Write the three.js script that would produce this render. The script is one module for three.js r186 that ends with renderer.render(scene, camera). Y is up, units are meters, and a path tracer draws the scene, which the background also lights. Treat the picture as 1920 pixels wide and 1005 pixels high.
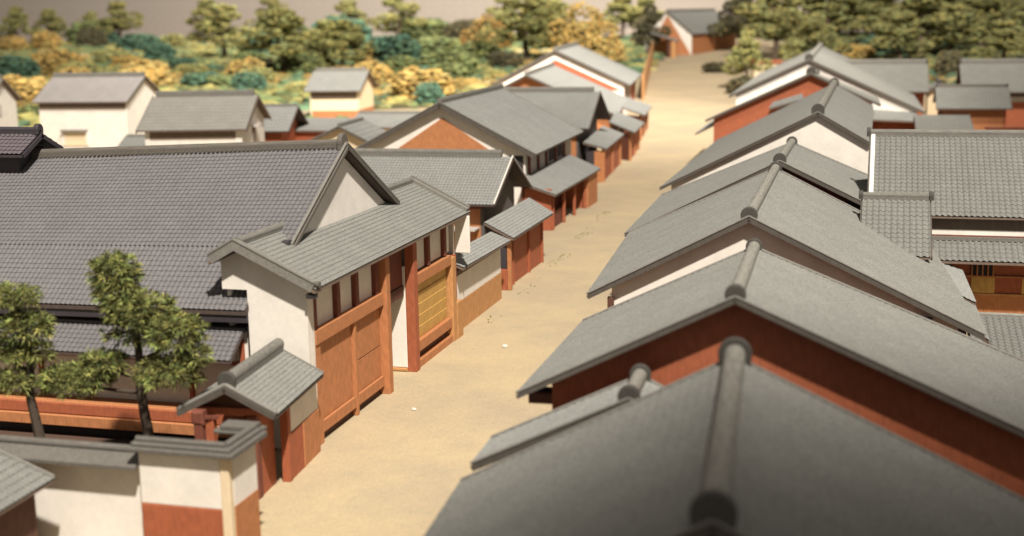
import * as THREE from 'three';
import { mergeGeometries } from 'three/addons/utils/BufferGeometryUtils.js';

// ---------------------------------------------------------------- camera, light, exposure
// The town is a museum model. It is written in metres of the houses' own size and brought to model size (UNIT) at the end.
const UNIT = 1 / 50;
const scene = new THREE.Scene();
const renderer = new THREE.WebGLRenderer({ antialias: true });
renderer.toneMapping = THREE.LinearToneMapping;
renderer.toneMappingExposure = 0.71;
renderer.shadowMap.enabled = true;
const D2R = Math.PI / 180;
const camera = new THREE.PerspectiveCamera(22.98, 1024 / 536, 0.02, 60);
camera.position.set(0, 11.8, 0);
camera.rotation.order = 'YXZ';
camera.rotation.set(-11 * D2R, 15.5 * D2R, -1 * D2R);
camera.focus = 45 * UNIT;
camera.userData.fStop = 11;

scene.background = new THREE.Color(0.39, 0.36, 0.32);        // the dim warm gallery round the model
function spot(name, pos, target, angle, penumbra, power, color, radius) {
  const s = new THREE.SpotLight(color, power, 0, angle * D2R, penumbra, 2);
  s.name = name; s.position.set(...pos); s.target.position.set(...target); s.target.name = name + '_aim';
  s.castShadow = true; s.shadow.mapSize.set(2048, 2048); s.shadow.radius = radius;
  s.shadow.camera.near = 0.3; s.shadow.camera.far = 12; s.shadow.bias = -0.0005;
  scene.add(s, s.target);
}
spot('gallery_spotlight', [50, 182, 70], [-50, 0, -85], 15.4, 0.14, 184, new THREE.Color(1, 0.92, 0.815), 4);
spot('gallery_spotlight_001', [30, 135, -40], [-62, 0, -225], 33, 0.9, 160, new THREE.Color(1, 0.92, 0.81), 4);
spot('added_backdrop_light', [-60, 100, -215], [-110, 20, -338], 55, 1, 62, new THREE.Color(1, 0.91, 0.84), 4);  // unseen lamp, added to brighten the backdrop

// ---------------------------------------------------------------- chance, textures, materials
let seed = 7;
const rnd = () => { seed = (seed * 1664525 + 1013904223) >>> 0; return seed / 4294967296; };
const rr = (a, b) => a + (b - a) * rnd();
function noiseGrid(n, cells) {                                   // tileable value noise
  const g = []; for (let i = 0; i < cells * cells; i++) g.push(rnd());
  const out = new Float32Array(n * n), sm = t => t * t * (3 - 2 * t);
  for (let y = 0; y < n; y++) for (let x = 0; x < n; x++) {
    const fx = x / n * cells, fy = y / n * cells, ix = Math.floor(fx), iy = Math.floor(fy), tx = sm(fx - ix), ty = sm(fy - iy);
    const a = g[iy % cells * cells + ix % cells], b = g[iy % cells * cells + (ix + 1) % cells], c = g[(iy + 1) % cells * cells + ix % cells], d = g[(iy + 1) % cells * cells + (ix + 1) % cells];
    out[y * n + x] = (a * (1 - tx) + b * tx) * (1 - ty) + (c * (1 - tx) + d * tx) * ty;
  }
  return out;
}
function grainTexture(n, layers, lo, hi, repeat, tint = null) {  // layers: [cells, weight]
  const acc = new Float32Array(n * n); let tw = 0;
  for (const [cells, w] of layers) { const g = noiseGrid(n, cells); for (let i = 0; i < acc.length; i++) acc[i] += g[i] * w; tw += w; }
  const px = new Uint8Array(n * n * 4);
  for (let i = 0; i < acc.length; i++) {
    const t = Math.min(1, Math.max(0, (acc[i] / tw - 0.5) * 1.8 + 0.5)), v = lo + (hi - lo) * t;
    px[i * 4] = 255 * Math.min(1, v * (tint ? tint[0] : 1)); px[i * 4 + 1] = 255 * Math.min(1, v * (tint ? 1 + (tint[1] - 1) * t : 1)); px[i * 4 + 2] = 255 * Math.min(1, v * (tint ? 1 + (tint[2] - 1) * t : 1)); px[i * 4 + 3] = 255;
  }
  const t = new THREE.DataTexture(px, n, n); t.wrapS = t.wrapT = THREE.RepeatWrapping; t.magFilter = THREE.LinearFilter; t.repeat.set(repeat, repeat);
  t.colorSpace = THREE.SRGBColorSpace; t.needsUpdate = true; return t;
}
function fibreTexture(n, repeat, lo, hi) {                        // wood grain running along v
  const g = noiseGrid(n, 64), h = noiseGrid(n, 8), px = new Uint8Array(n * n * 4);
  for (let y = 0; y < n; y++) for (let x = 0; x < n; x++) {
    const a = g[(Math.floor(y / 12) % n) * n + x], b = h[y * n + x], v = lo + (hi - lo) * (0.65 * a + 0.35 * b);
    const i = (y * n + x) * 4; px[i] = px[i + 1] = px[i + 2] = 255 * v; px[i + 3] = 255;
  }
  const t = new THREE.DataTexture(px, n, n); t.wrapS = t.wrapT = THREE.RepeatWrapping; t.magFilter = THREE.LinearFilter; t.repeat.set(repeat, repeat);
  t.colorSpace = THREE.SRGBColorSpace; t.needsUpdate = true; return t;
}
const texPlaster = grainTexture(256, [[6, 0.8], [24, 0.5], [128, 0.7]], 0.94, 1, 0.35);
const texTile = grainTexture(512, [[5, 0.35], [60, 0.4], [256, 1.6]], 0.8, 1, 0.22);
const texSand = grainTexture(1024, [[5, 1.2], [17, 0.7], [60, 0.4], [512, 0.8]], 0.88, 1, 0.06, [1, 0.985, 0.93]);
const texSandBump = grainTexture(512, [[90, 1], [256, 1]], 0, 1, 0.2);
const texWood = fibreTexture(256, 0.9, 0.8, 1);
function mat(name, r, g, b, o = {}) {
  const m = new THREE.MeshStandardMaterial({ roughness: 0.85, metalness: 0, side: THREE.DoubleSide, ...o });
  m.color.setRGB(r, g, b); m.name = name; return m;
}
const M = {
  tile: mat('roof_tile_grey', 0.222, 0.222, 0.204, { map: texTile, roughness: 0.8 }),
  tileMauve: mat('roof_tile_mauve', 0.158, 0.15, 0.155, { map: texTile, roughness: 0.7 }),
  tilePale: mat('roof_tile_pale', 0.28, 0.283, 0.268, { map: texTile, roughness: 0.85 }),
  ridge: mat('ridge_tile', 0.19, 0.182, 0.16, { map: texTile }),
  ridgePale: mat('ridge_tile_pale', 0.27, 0.258, 0.226, { map: texTile }),
  ridgeDark: mat('ridge_tile_dark', 0.135, 0.12, 0.1, { map: texTile }),
  capTile: mat('wall_cap_tile', 0.145, 0.135, 0.118, { map: texTile }),
  onigawara: mat('ridge_ornament', 0.07, 0.064, 0.055, { map: texTile }),
  black: mat('dark_tile', 0.05, 0.042, 0.05, { map: texTile, roughness: 0.6 }),
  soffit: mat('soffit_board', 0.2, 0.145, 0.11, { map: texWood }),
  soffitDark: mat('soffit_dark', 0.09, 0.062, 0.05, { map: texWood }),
  verge: mat('verge_board', 0.1, 0.085, 0.07, { map: texWood }),
  vergeGrey: mat('verge_tile_grey', 0.235, 0.222, 0.198, { map: texTile }),
  plaster: mat('plaster', 0.79, 0.745, 0.675, { map: texPlaster, roughness: 0.95 }),
  plasterGrey: mat('plaster_grey', 0.5, 0.46, 0.42, { map: texPlaster, roughness: 0.95 }),
  shadeGable: mat('gable_in_shade', 0.12, 0.105, 0.1, { map: texWood }),  // wall tone darkened to stand for a gable end in shade
  cream: mat('cream_plaster', 0.76, 0.62, 0.42, { map: texPlaster, roughness: 0.95 }),
  wood: mat('orange_timber', 0.53, 0.215, 0.085, { map: texWood, roughness: 0.75 }),
  woodLight: mat('light_orange_timber', 0.6, 0.3, 0.115, { map: texWood, roughness: 0.75 }),
  red: mat('red_timber', 0.42, 0.118, 0.05, { map: texWood, roughness: 0.75 }),
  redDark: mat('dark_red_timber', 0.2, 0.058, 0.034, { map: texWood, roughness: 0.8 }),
  brown: mat('brown_timber', 0.13, 0.055, 0.035, { map: texWood, roughness: 0.8 }),
  yellow: mat('yellow_boards', 0.66, 0.4, 0.115, { map: texWood, roughness: 0.7 }),
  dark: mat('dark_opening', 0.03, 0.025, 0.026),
  bark: mat('bark', 0.07, 0.05, 0.035, { map: texWood }),
  barkPale: mat('bark_pale', 0.13, 0.09, 0.06, { map: texWood }),
  sand: mat('sand', 0.472, 0.385, 0.262, { map: texSand, roughness: 1, bumpMap: texSandBump, bumpScale: 0.0003 }),
  backdrop: mat('backdrop', 0.4, 0.35, 0.3, { map: texPlaster, roughness: 1 }),
  stone: mat('pebble', 0.7, 0.66, 0.58),
};
const leaf = (name, r, g, b, t = 0.25) => mat(name, r, g, b, { roughness: 1, vertexColors: true });
const F = {
  teal: leaf('teal_foam', 0.085, 0.16, 0.1), ochre: leaf('ochre_foam', 0.45, 0.315, 0.1), green: leaf('green_foam', 0.19, 0.225, 0.085),
  lime: leaf('lime_foam', 0.36, 0.345, 0.13), dark: leaf('dark_foam', 0.1, 0.09, 0.045), pine: leaf('pine_foam', 0.31, 0.3, 0.105),
  needle: leaf('moss_sprig', 0.235, 0.265, 0.085),
};

// ---------------------------------------------------------------- helpers
const used = {};
function numbered(name) { const n = used[name] = (used[name] ?? -1) + 1; return n ? `${name}_${String(n).padStart(3, '0')}` : name; }
function thing(name, label, category, pos = [0, 0, 0], turn = 0, group) {
  const o = new THREE.Group(); o.name = numbered(name); o.position.set(...pos); o.rotation.y = turn;
  o.userData = { label, category }; if (group) o.userData.group = group; scene.add(o); return o;
}
function part(name, geo, m, parent, kind) {
  const list = Array.isArray(geo) ? geo : [geo];
  const g = list.length > 1 ? mergeGeometries(list.map(x => { const y = x.index ? x.toNonIndexed() : x.clone(); for (const k of Object.keys(y.attributes)) if (!['position', 'normal', 'uv', 'color'].includes(k)) y.deleteAttribute(k); return y; })) : list[0];
  const o = new THREE.Mesh(g, m); o.name = name; o.castShadow = o.receiveShadow = true; parent.add(o);
  if (kind) o.userData.kind = kind; return o;
}
function struct(name, geo, m) { const o = part(name, geo, m, scene, 'structure'); o.name = numbered(name); return o; }
function flatUV(g) {                                             // uv in metres from the dominant axis of each face
  const p = g.attributes.position, n = g.attributes.normal, uv = new Float32Array(p.count * 2);
  for (let i = 0; i < p.count; i++) {
    const ax = Math.abs(n.getX(i)), ay = Math.abs(n.getY(i)), az = Math.abs(n.getZ(i));
    if (ay > ax && ay > az) { uv[i * 2] = p.getX(i); uv[i * 2 + 1] = p.getZ(i); }
    else if (ax > az) { uv[i * 2] = p.getZ(i); uv[i * 2 + 1] = p.getY(i); }
    else { uv[i * 2] = p.getX(i); uv[i * 2 + 1] = p.getY(i); }
  }
  g.setAttribute('uv', new THREE.BufferAttribute(uv, 2)); return g;
}
function box(x0, x1, y0, y1, z0, z1, b = 0.02) {                  // a box with chamfered edges
  const w = Math.abs(x1 - x0), h = Math.abs(y1 - y0), d = Math.abs(z1 - z0); b = Math.min(b, w * 0.3, h * 0.3, d * 0.3);
  const s = new THREE.Shape(); const X = w / 2 - b, Y = h / 2 - b; s.moveTo(-X, -Y); s.lineTo(X, -Y); s.lineTo(X, Y); s.lineTo(-X, Y); s.closePath();
  const g = new THREE.ExtrudeGeometry(s, { depth: d - 2 * b, bevelEnabled: true, bevelSize: b, bevelThickness: b, bevelSegments: 1 });
  g.translate((x0 + x1) / 2, (y0 + y1) / 2, Math.min(z0, z1) + b); return flatUV(g);
}
const V = (x, y, z) => new THREE.Vector3(x, y, z);
function hexa(c) {                                               // eight corners: top a b c d, bottom a b c d
  const f = [[0, 3, 2, 1], [4, 5, 6, 7], [0, 1, 5, 4], [1, 2, 6, 5], [2, 3, 7, 6], [3, 0, 4, 7]], pos = [];
  for (const q of f) for (const k of [0, 1, 2, 0, 2, 3]) pos.push(c[q[k]].x, c[q[k]].y, c[q[k]].z);
  const g = new THREE.BufferGeometry(); g.setAttribute('position', new THREE.Float32BufferAttribute(pos, 3)); g.computeVertexNormals();
  return flatUV(g);
}
function slab(a, b, c, d, t) {                                    // a board over four corners (twisted quads too): strips along a-b
  const dn = V(0, -t, 0), n = 8, m = 4, out = [], at = (u, v) => a.clone().lerp(b, u).lerp(d.clone().lerp(c, u), v), pos = [];
  const quad = (p, q, r, s) => { for (const k of [p, q, r, p, r, s]) pos.push(k.x, k.y, k.z); };
  for (let i = 0; i < n; i++) for (let j = 0; j < m; j++) { const P = [at(i / n, j / m), at((i + 1) / n, j / m), at((i + 1) / n, (j + 1) / m), at(i / n, (j + 1) / m)]; quad(...P); quad(...P.map(p => p.clone().add(dn)).reverse()); }
  for (let i = 0; i < n; i++) { for (const v of [0, 1]) { const p = at(i / n, v), q = at((i + 1) / n, v); quad(p, q, q.clone().add(dn), p.clone().add(dn)); } }
  for (let j = 0; j < m; j++) { for (const u of [0, 1]) { const p = at(u, j / m), q = at(u, (j + 1) / m); quad(p, q, q.clone().add(dn), p.clone().add(dn)); } }
  const g = new THREE.BufferGeometry(); g.setAttribute('position', new THREE.Float32BufferAttribute(pos, 3)); g.computeVertexNormals(); return flatUV(g);
}
function bar(a, b, w, h, up = V(0, 1, 0)) {                        // a straight board from a to b, its top edge on the line
  const t = b.clone().sub(a).normalize(), s = t.clone().cross(up).normalize().multiplyScalar(w / 2), n = s.clone().cross(t).normalize().multiplyScalar(h * (s.clone().cross(t).y < 0 ? -1 : 1));
  const p = (o, k, j) => o.clone().addScaledVector(s, k).addScaledVector(n, j);
  return hexa([p(a, -1, 0), p(a, 1, 0), p(b, 1, 0), p(b, -1, 0), p(a, -1, -1), p(a, 1, -1), p(b, 1, -1), p(b, -1, -1)]);
}
function rod(a, b, r, seg = 10, r2 = r) {
  const L = a.distanceTo(b), g = new THREE.CylinderGeometry(r2, r, L, seg, 1), q = new THREE.Quaternion().setFromUnitVectors(V(0, 1, 0), b.clone().sub(a).normalize());
  g.applyQuaternion(q); g.translate((a.x + b.x) / 2, (a.y + b.y) / 2, (a.z + b.z) / 2); return g;
}
// a sheet of pantiles: a-b the ridge edge, d-c the eave edge (d under a). Rounded columns run down the slope, each course lips over the next.
function tiles(a, b, c, d, o = {}) {
  const { col = 0.2, row = 0.24, amp = 0.028, step = 0.026, seg = 4, sag = 0, lift = 0.02 } = o;
  const len = (a.distanceTo(b) + d.distanceTo(c)) / 2, slope = (a.distanceTo(d) + b.distanceTo(c)) / 2;
  const cols = Math.max(2, Math.round(len / col)), rows = Math.max(2, Math.round(slope / row)), nu = cols * seg;
  const n = b.clone().sub(a).cross(d.clone().sub(a)).normalize(); if (n.y < 0) n.negate();
  const pos = [], uv = [], idx = [], at = (u, v) => { const t = a.clone().lerp(b, u), e = d.clone().lerp(c, u); t.lerp(e, v); t.y -= sag * 4 * v * (1 - v); return t; };
  const wob = []; for (let i = 0; i <= cols; i++) wob.push(rr(-0.12, 0.12));
  for (let i = 0; i < rows; i++) { const jit = rr(-0.15, 0.15); for (let e = 0; e < 2; e++) for (let k = 0; k <= nu; k++) {
    const u = k / nu, v = (i + e) / rows, ph = k % seg / seg, p = at(u, v);
    const wave = Math.pow(0.5 + 0.5 * Math.cos(2 * Math.PI * ph), 1.3);
    p.addScaledVector(n, lift + amp * wave * (1 + wob[Math.floor(k / seg)]) + (e ? step * (1 + jit) : 0));
    pos.push(p.x, p.y, p.z); uv.push(u * len, v * slope);
  } }
  const W = nu + 1;
  for (let i = 0; i < rows * 2 - 1; i++) for (let k = 0; k < nu; k++) { const p = i * W + k; idx.push(p, p + W, p + 1, p + 1, p + W, p + W + 1); }
  const g = new THREE.BufferGeometry(); g.setAttribute('position', new THREE.Float32BufferAttribute(pos, 3)); g.setAttribute('uv', new THREE.Float32BufferAttribute(uv, 2)); g.setIndex(idx);
  const gn = g.toNonIndexed(); gn.computeVertexNormals(); return gn;
}
// ridge: stacked courses under a round cap
function ridgeGeo(a, b, r, stack = 0.12, w = r * 1.5) {
  const t = b.clone().sub(a).normalize().multiplyScalar(0.03), g = [];
  const up = V(0, stack, 0);
  g.push(bar(a.clone().add(up), b.clone().add(up), w * 1.25, stack + 0.1));
  g.push(rod(a.clone().add(up).sub(t), b.clone().add(up).add(t), r, 14));
  return g;
}
function ornament(r, deep = 0.12) {                               // horseshoe ridge end tile, facing +z
  const s = new THREE.Shape(); s.moveTo(-r * 1.05, -r * 0.9); s.lineTo(-r * 0.45, -r * 0.9); s.quadraticCurveTo(-r * 0.5, -r * 0.1, 0, -r * 0.1); s.quadraticCurveTo(r * 0.5, -r * 0.1, r * 0.45, -r * 0.9); s.lineTo(r * 1.05, -r * 0.9);
  s.absarc(0, 0, r * 1.1, -0.3, Math.PI + 0.3, false); s.closePath();
  const g = new THREE.ExtrudeGeometry(s, { depth: deep, bevelEnabled: true, bevelSize: 0.02, bevelThickness: 0.02, bevelSegments: 1, curveSegments: 10 });
  return flatUV(g);
}
function clipBand(poly, y0, y1) {
  const cut = (pts, y, keepAbove) => { const out = []; for (let i = 0; i < pts.length; i++) { const p = pts[i], q = pts[(i + 1) % pts.length], ip = keepAbove ? p[1] >= y : p[1] <= y, iq = keepAbove ? q[1] >= y : q[1] <= y; if (ip) out.push(p); if (ip !== iq) { const t = (y - p[1]) / (q[1] - p[1]); out.push([p[0] + (q[0] - p[0]) * t, y]); } } return out; };
  return cut(cut(poly, y0, true), y1, false);
}
function plate(poly, z0, z1) {                                    // a polygon in x-y given thickness along z
  const s = new THREE.Shape(poly.map(p => new THREE.Vector2(...p))), g = new THREE.ExtrudeGeometry(s, { depth: Math.abs(z1 - z0), bevelEnabled: false });
  g.translate(0, 0, Math.min(z0, z1)); return flatUV(g);
}
const wallName = m => ({ [M.plaster.name]: 'plaster_wall', [M.plasterGrey.name]: 'plaster_wall', [M.cream.name]: 'plaster_wall' })[m.name] ?? 'timber_wall';

// A gabled house with its ridge along its own z axis. hl/hr eave heights at xl (<0) and xr (>0); zf is the front verge, zb the back one.
function house(o) {
  const h = thing(o.name ?? 'town_house', o.label, o.category ?? 'house', o.pos, o.turn ?? 0, o.group);
  const { H, xl, hl, xr, hr, zf, zb } = o, ins = o.ins ?? 0.35, oe = o.oe ?? 0.7, th = o.thick ?? 0.06, dH = o.dH ?? 0;
  const A = V(0, H, zf), B = V(0, H + dH, zb), cL = V(xl, hl, zf), dL = V(o.xlb ?? xl, hl + (o.dl ?? 0), zb), cR = V(xr, hr, zf), dR = V(o.xrb ?? xr, hr + (o.dr ?? 0), zb);
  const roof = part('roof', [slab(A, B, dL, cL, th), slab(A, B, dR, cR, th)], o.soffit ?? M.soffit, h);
  const T = { ...o.tile }, tm = o.tileMat ?? M.tile;
  part('roof_tiles', [tiles(A, B, dL, cL, T), tiles(A, B, dR, cR, T)], tm, roof, 'stuff');
  const rg = o.ridge ?? {}, r = rg.r ?? 0.17, st = rg.stack ?? 0.1;
  if (rg.type !== 'none') {
    const ia = A.clone(), ib = B.clone(); ia.z -= rg.trim ?? 0.15; ib.z += rg.trimBack ?? rg.trim ?? 0.15;
    part('ridge', ridgeGeo(ia, ib, r, st + 0.04), rg.mat ?? M.ridge, roof);
    if (rg.end !== false) { const e = ornament(rg.endR ?? r * 1.25); e.translate(0, H + st + 0.04, ia.z + 0.02); part('ridge_end', e, M.onigawara, roof);
      const e2 = ornament(rg.endR ?? r * 1.25); e2.rotateY(Math.PI); e2.translate(0, H + dH + st + 0.04, ib.z - 0.02); part('ridge_end', e2, M.onigawara, roof); }
  }
  const vb = o.vergeBoard ?? 0.1, dz = V(0, 0, 0.03);
  if (vb > 0) for (const [P, Q, s] of [[A, cL, 1], [A, cR, 1], [B, dL, -1], [B, dR, -1]]) {
    const p = P.clone().addScaledVector(dz, s), q = Q.clone().addScaledVector(dz, s); p.y += 0.02; q.y += 0.02;
    part('verge_board', bar(p, q, 0.05, vb + 0.02), o.vergeMat ?? M.verge, roof);
    if (o.vergeTube !== 0) { const k = o.vergeTube ?? 0.035; p.z -= s * k; q.z -= s * k; p.y += 0.05; q.y += 0.05; part('verge_tile', rod(p, q, k, 8), o.vergeTileMat ?? M.vergeGrey, roof); }
  }
  // walls
  const wl = xl + oe, wr = xr - (o.oeR ?? oe), roofAt = x => (x < 0 ? H + (hl - H) * x / xl : H + (hr - H) * x / xr) - th - 0.03;
  const y0 = o.base ?? 0;
  const poly = [[wl, y0], [wr, y0], [wr, roofAt(wr)], [0, H - th - 0.03], [wl, roofAt(wl)]];
  const polyB = poly.map(([x, y], i) => [x, i > 1 ? y - 0.04 + Math.min(0, dH) + Math.min(0, o.dl ?? 0) : y]);
  const bands = o.front ?? [[y0, 99, M.plaster]], back = o.back ?? [[y0, 99, bands[bands.length - 1][2]]];
  const zF = zf - ins, zB = zb + ins;
  for (const [b0, b1, m] of bands) { const p = clipBand(poly, b0, b1); if (p.length > 2) part(wallName(m), plate(p, zF - 0.16, zF), m, h); }
  for (const [b0, b1, m] of back) { const p = clipBand(polyB, b0, b1); if (p.length > 2) part(wallName(m), plate(p, zB, zB + 0.16), m, h); }
  for (const [side, x] of [['left', wl], ['right', wr]]) for (const [b0, b1, m] of o[side] ?? bands) {
    const top = Math.min(b1, roofAt(x) - 0.02 + Math.min(0, dH)); if (top - b0 > 0.03) part(wallName(m), box(side === 'left' ? x + 0.002 : x - 0.152, side === 'left' ? x + 0.152 : x - 0.002, b0, top, zB + 0.163, zF - 0.163, 0.005), m, h);
  }
  if (o.inner) {                                                  // a triangle of another material proud of the gable
    const k = o.inner, p = [[wl + k.side, k.y0 ?? roofAt(wl)], [wr - k.side, k.y0 ?? roofAt(wr)], [0, H - k.drop]]; part(wallName(k.mat), plate(p, zF + 0.004, zF + 0.04), k.mat, h);
  }
  h.userData.dims = undefined; delete h.userData.dims;
  o.extra?.(h, { zF, zB, wl, wr, roof, roofAt });
  return h;
}
// a lean-to roof over four corners (top edge a-b, eave d-c)
function leanTo(parent, name, a, b, c, d, o = {}) {
  const roof = part(name, slab(a, b, c, d, o.thick ?? 0.08), o.soffit ?? M.soffit, parent);
  part('roof_tiles', tiles(a, b, c, d, { col: 0.16, row: 0.2, amp: 0.02, step: 0.02, seg: 3, ...o.tile }), o.mat ?? M.tilePale, roof, 'stuff');
  return roof;
}
const post = (parent, x, z, y0, y1, w, m, name = 'post') => part(name, box(x - w / 2, x + w / 2, y0, y1, z - w / 2, z + w / 2, 0.015), m, parent);

// ---------------------------------------------------------------- ground and backdrop
const sm = t => { t = Math.min(1, Math.max(0, t)); return t * t * (3 - 2 * t); };
const land = (x, z) => 5 * sm((-z - 115) / 220);
{
  const g = new THREE.PlaneGeometry(620, 380, 124, 152); g.rotateX(-Math.PI / 2); g.translate(-150, 0, -150);
  const p = g.attributes.position; for (let i = 0; i < p.count; i++) p.setY(i, land(p.getX(i), p.getZ(i)));
  g.computeVertexNormals(); struct('ground', flatUV(g), M.sand);
  const md = new THREE.PlaneGeometry(1, 1, 110, 70), mp = md.attributes.position;              // turf of the hillside, ragged at its near edge
  for (let i = 0; i < mp.count; i++) { const u = mp.getX(i) + 0.5, v = 0.5 - mp.getY(i), zn = -150 - 26 * Math.sin(u * 3.1) * (1 - u * 0.3) + 5 * Math.sin(u * 23) + 3 * Math.sin(u * 51 + 1), z = zn + (-334 - zn) * v, x0 = -330, x1 = -31 + (z + 165) * 0.14; const x = x0 + (x1 - x0) * u; mp.setXYZ(i, x, land(x, z) + 0.06, z); }
  md.computeVertexNormals(); struct('meadow', flatUV(md), mat('turf', 0.25, 0.225, 0.085, { map: grainTexture(512, [[7, 1], [30, 0.8], [120, 1]], 0.45, 1, 0.02, [1, 0.97, 0.8]), roughness: 1 }));
  { const y = new THREE.PlaneGeometry(9, 7.2, 1, 1); y.rotateX(-Math.PI / 2); y.translate(-20.2, 0.01, -28.4); struct('yard_shade', flatUV(y), mat('painted_yard_shade', 0.09, 0.05, 0.035, { map: texSand, roughness: 1 })); }  // dark ground sheet: the shade below the veranda, painted in
  struct('backdrop', box(-470, 170, -1, 95, -341, -338), M.backdrop);
}

// ---------------------------------------------------------------- right-hand row of town houses
const fine = { col: 0.15, row: 0.22, amp: 0.026, step: 0.02, seg: 3 };
house({ label: 'nearest grey roof at the lower right corner, large, dim and out of focus', pos: [-2.15, 0, -20.4], turn: 3.8 * D2R, H: 5.1, dH: 0.16, xl: -5.4, hl: 2.4, xr: 6.6, hr: 1.9, dl: 0.1, dr: 0.2, zf: 3.9, zb: -4.0,
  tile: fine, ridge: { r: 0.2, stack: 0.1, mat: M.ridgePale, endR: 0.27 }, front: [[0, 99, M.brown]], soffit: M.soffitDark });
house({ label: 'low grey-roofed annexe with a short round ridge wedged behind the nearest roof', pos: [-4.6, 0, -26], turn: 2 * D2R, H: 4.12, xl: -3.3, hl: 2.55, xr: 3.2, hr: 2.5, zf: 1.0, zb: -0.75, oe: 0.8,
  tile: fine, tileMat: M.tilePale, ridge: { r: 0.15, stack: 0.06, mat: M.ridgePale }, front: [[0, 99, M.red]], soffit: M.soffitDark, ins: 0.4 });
house({ label: 'house with the wide dark red gable above the nearest roof', pos: [-2.87, 0, -31.25], turn: 2.4 * D2R, H: 5.85, dH: -0.45, xl: -4.7, hl: 3.55, dl: -0.35, xr: 7.2, hr: 2.65, dr: -0.2, zf: 4.25, zb: -4.2,
  tile: fine, ridge: { r: 0.16, stack: 0.05, mat: M.ridgePale, endR: 0.185 }, front: [[0, 99, M.red]], soffit: M.soffitDark, ins: 0.48, vergeBoard: 0.07,
  extra: (h, k) => { part('eave_beam', box(-4.6, -3.9, 3.15, 3.42, 3.0, 3.5), M.brown, h); } });
house({ label: 'long grey-roofed house with a pale gable strip, its verge crossing the middle of the row', pos: [-3.5, 0, -44.3], turn: 1 * D2R, H: 5.92, dH: -0.2, xl: -4.7, xlb: -5.6, hl: 3.5, dl: -0.35, xr: 6.5, xrb: 5.85, hr: 2.75, zf: 6.85, zb: -6.5,
  tile: fine, ridge: { r: 0.16, stack: 0.05, mat: M.ridgePale }, front: [[0, 99, M.plaster]], ins: 0.28, vergeBoard: 0.1,
  extra: (h, k) => { post(h, k.wl - 0.02, k.zF + 0.05, 0, 3.45, 0.18, M.brown, 'corner_post'); part('vent', box(4.6, 5.1, 2.75, 3.2, k.zF + 0.02, k.zF + 0.2), M.dark, h); } });
house({ label: 'grey-roofed house directly behind the longest roof, dark boards under its verge', pos: [-3.62, 0, -57], turn: 1 * D2R, H: 5.92, dH: -0.35, xl: -6.05, hl: 2.92, dl: 0.1, xr: 6, hr: 3, zf: 5.4, zb: -5.3,
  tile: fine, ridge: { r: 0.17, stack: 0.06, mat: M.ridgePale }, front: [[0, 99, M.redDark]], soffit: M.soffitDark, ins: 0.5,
  extra: (h, k) => { part('vent', box(2.6, 3.3, 4.05, 4.5, k.zF + 0.02, k.zF + 0.2), M.dark, h); } });
house({ label: 'taller house with broad cream gable and white side wall, amid the right row', pos: [-2.65, 0, -76], turn: 0, H: 6.85, xl: -7.5, hl: 3.12, xr: 2.45, hr: 5.42, zf: 12, zb: -11.5, oe: 0.55,
  tile: { ...fine, col: 0.16 }, ridge: { r: 0.21, stack: 0.1, mat: M.ridgePale }, front: [[0, 99, M.plaster]], ins: 0.2, vergeBoard: 0.07, oeR: 0.06, right: [[0, 99, M.plaster]] });
house({ label: 'house with an orange-red gable strip under a slim verge, second from the far end', pos: [-4.8, 0, -106], turn: 1 * D2R, H: 7, xl: -7.6, hl: 3.55, xr: 5, hr: 4.7, zf: 7, zb: -5, dH: -0.6, dl: -0.4, dr: -0.3, oe: 0.6,
  tile: { ...fine, col: 0.2, row: 0.3 }, ridge: { r: 0.24, stack: 0.1, mat: M.ridgePale }, front: [[0, 99, M.red]], ins: 0.4,
  extra: (h, k) => {
    leanTo(h, 'pent_roof', V(-7.0, 3.2, 6.5), V(-7.0, 3.2, -5), V(-8.4, 2.5, -5), V(-8.4, 2.5, 6.5));
    leanTo(h, 'pent_roof', V(-2.6, 5.0, 6.4), V(-0.6, 5.6, 6.4), V(-0.4, 5.2, 7.6), V(-2.9, 4.5, 7.6));
    part('window_opening', box(-2.2, -0.8, 4.5, 5.1, k.zF + 0.01, k.zF + 0.1), M.dark, h); } });
house({ label: 'farthest house of the right row, long roof and white gable strip', pos: [-5.8, 0, -131], turn: 1 * D2R, H: 7.5, xl: -6.5, hl: 4.5, xr: 9.3, hr: 3.2, zf: 19, zb: -19, oe: 0.6,
  tile: { ...fine, col: 0.25, row: 0.4 }, ridge: { r: 0.24, stack: 0.12, mat: M.ridgePale }, front: [[0, 2.6, M.red], [2.6, 99, M.plaster]], ins: 0.25, vergeBoard: 0.12,
  extra: (h, k) => { leanTo(h, 'pent_roof', V(3.5, 3.6, 18.6), V(8.6, 3.2, 18.6), V(8.6, 2.6, 20.6), V(3.5, 2.8, 20.6)); } });

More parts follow.
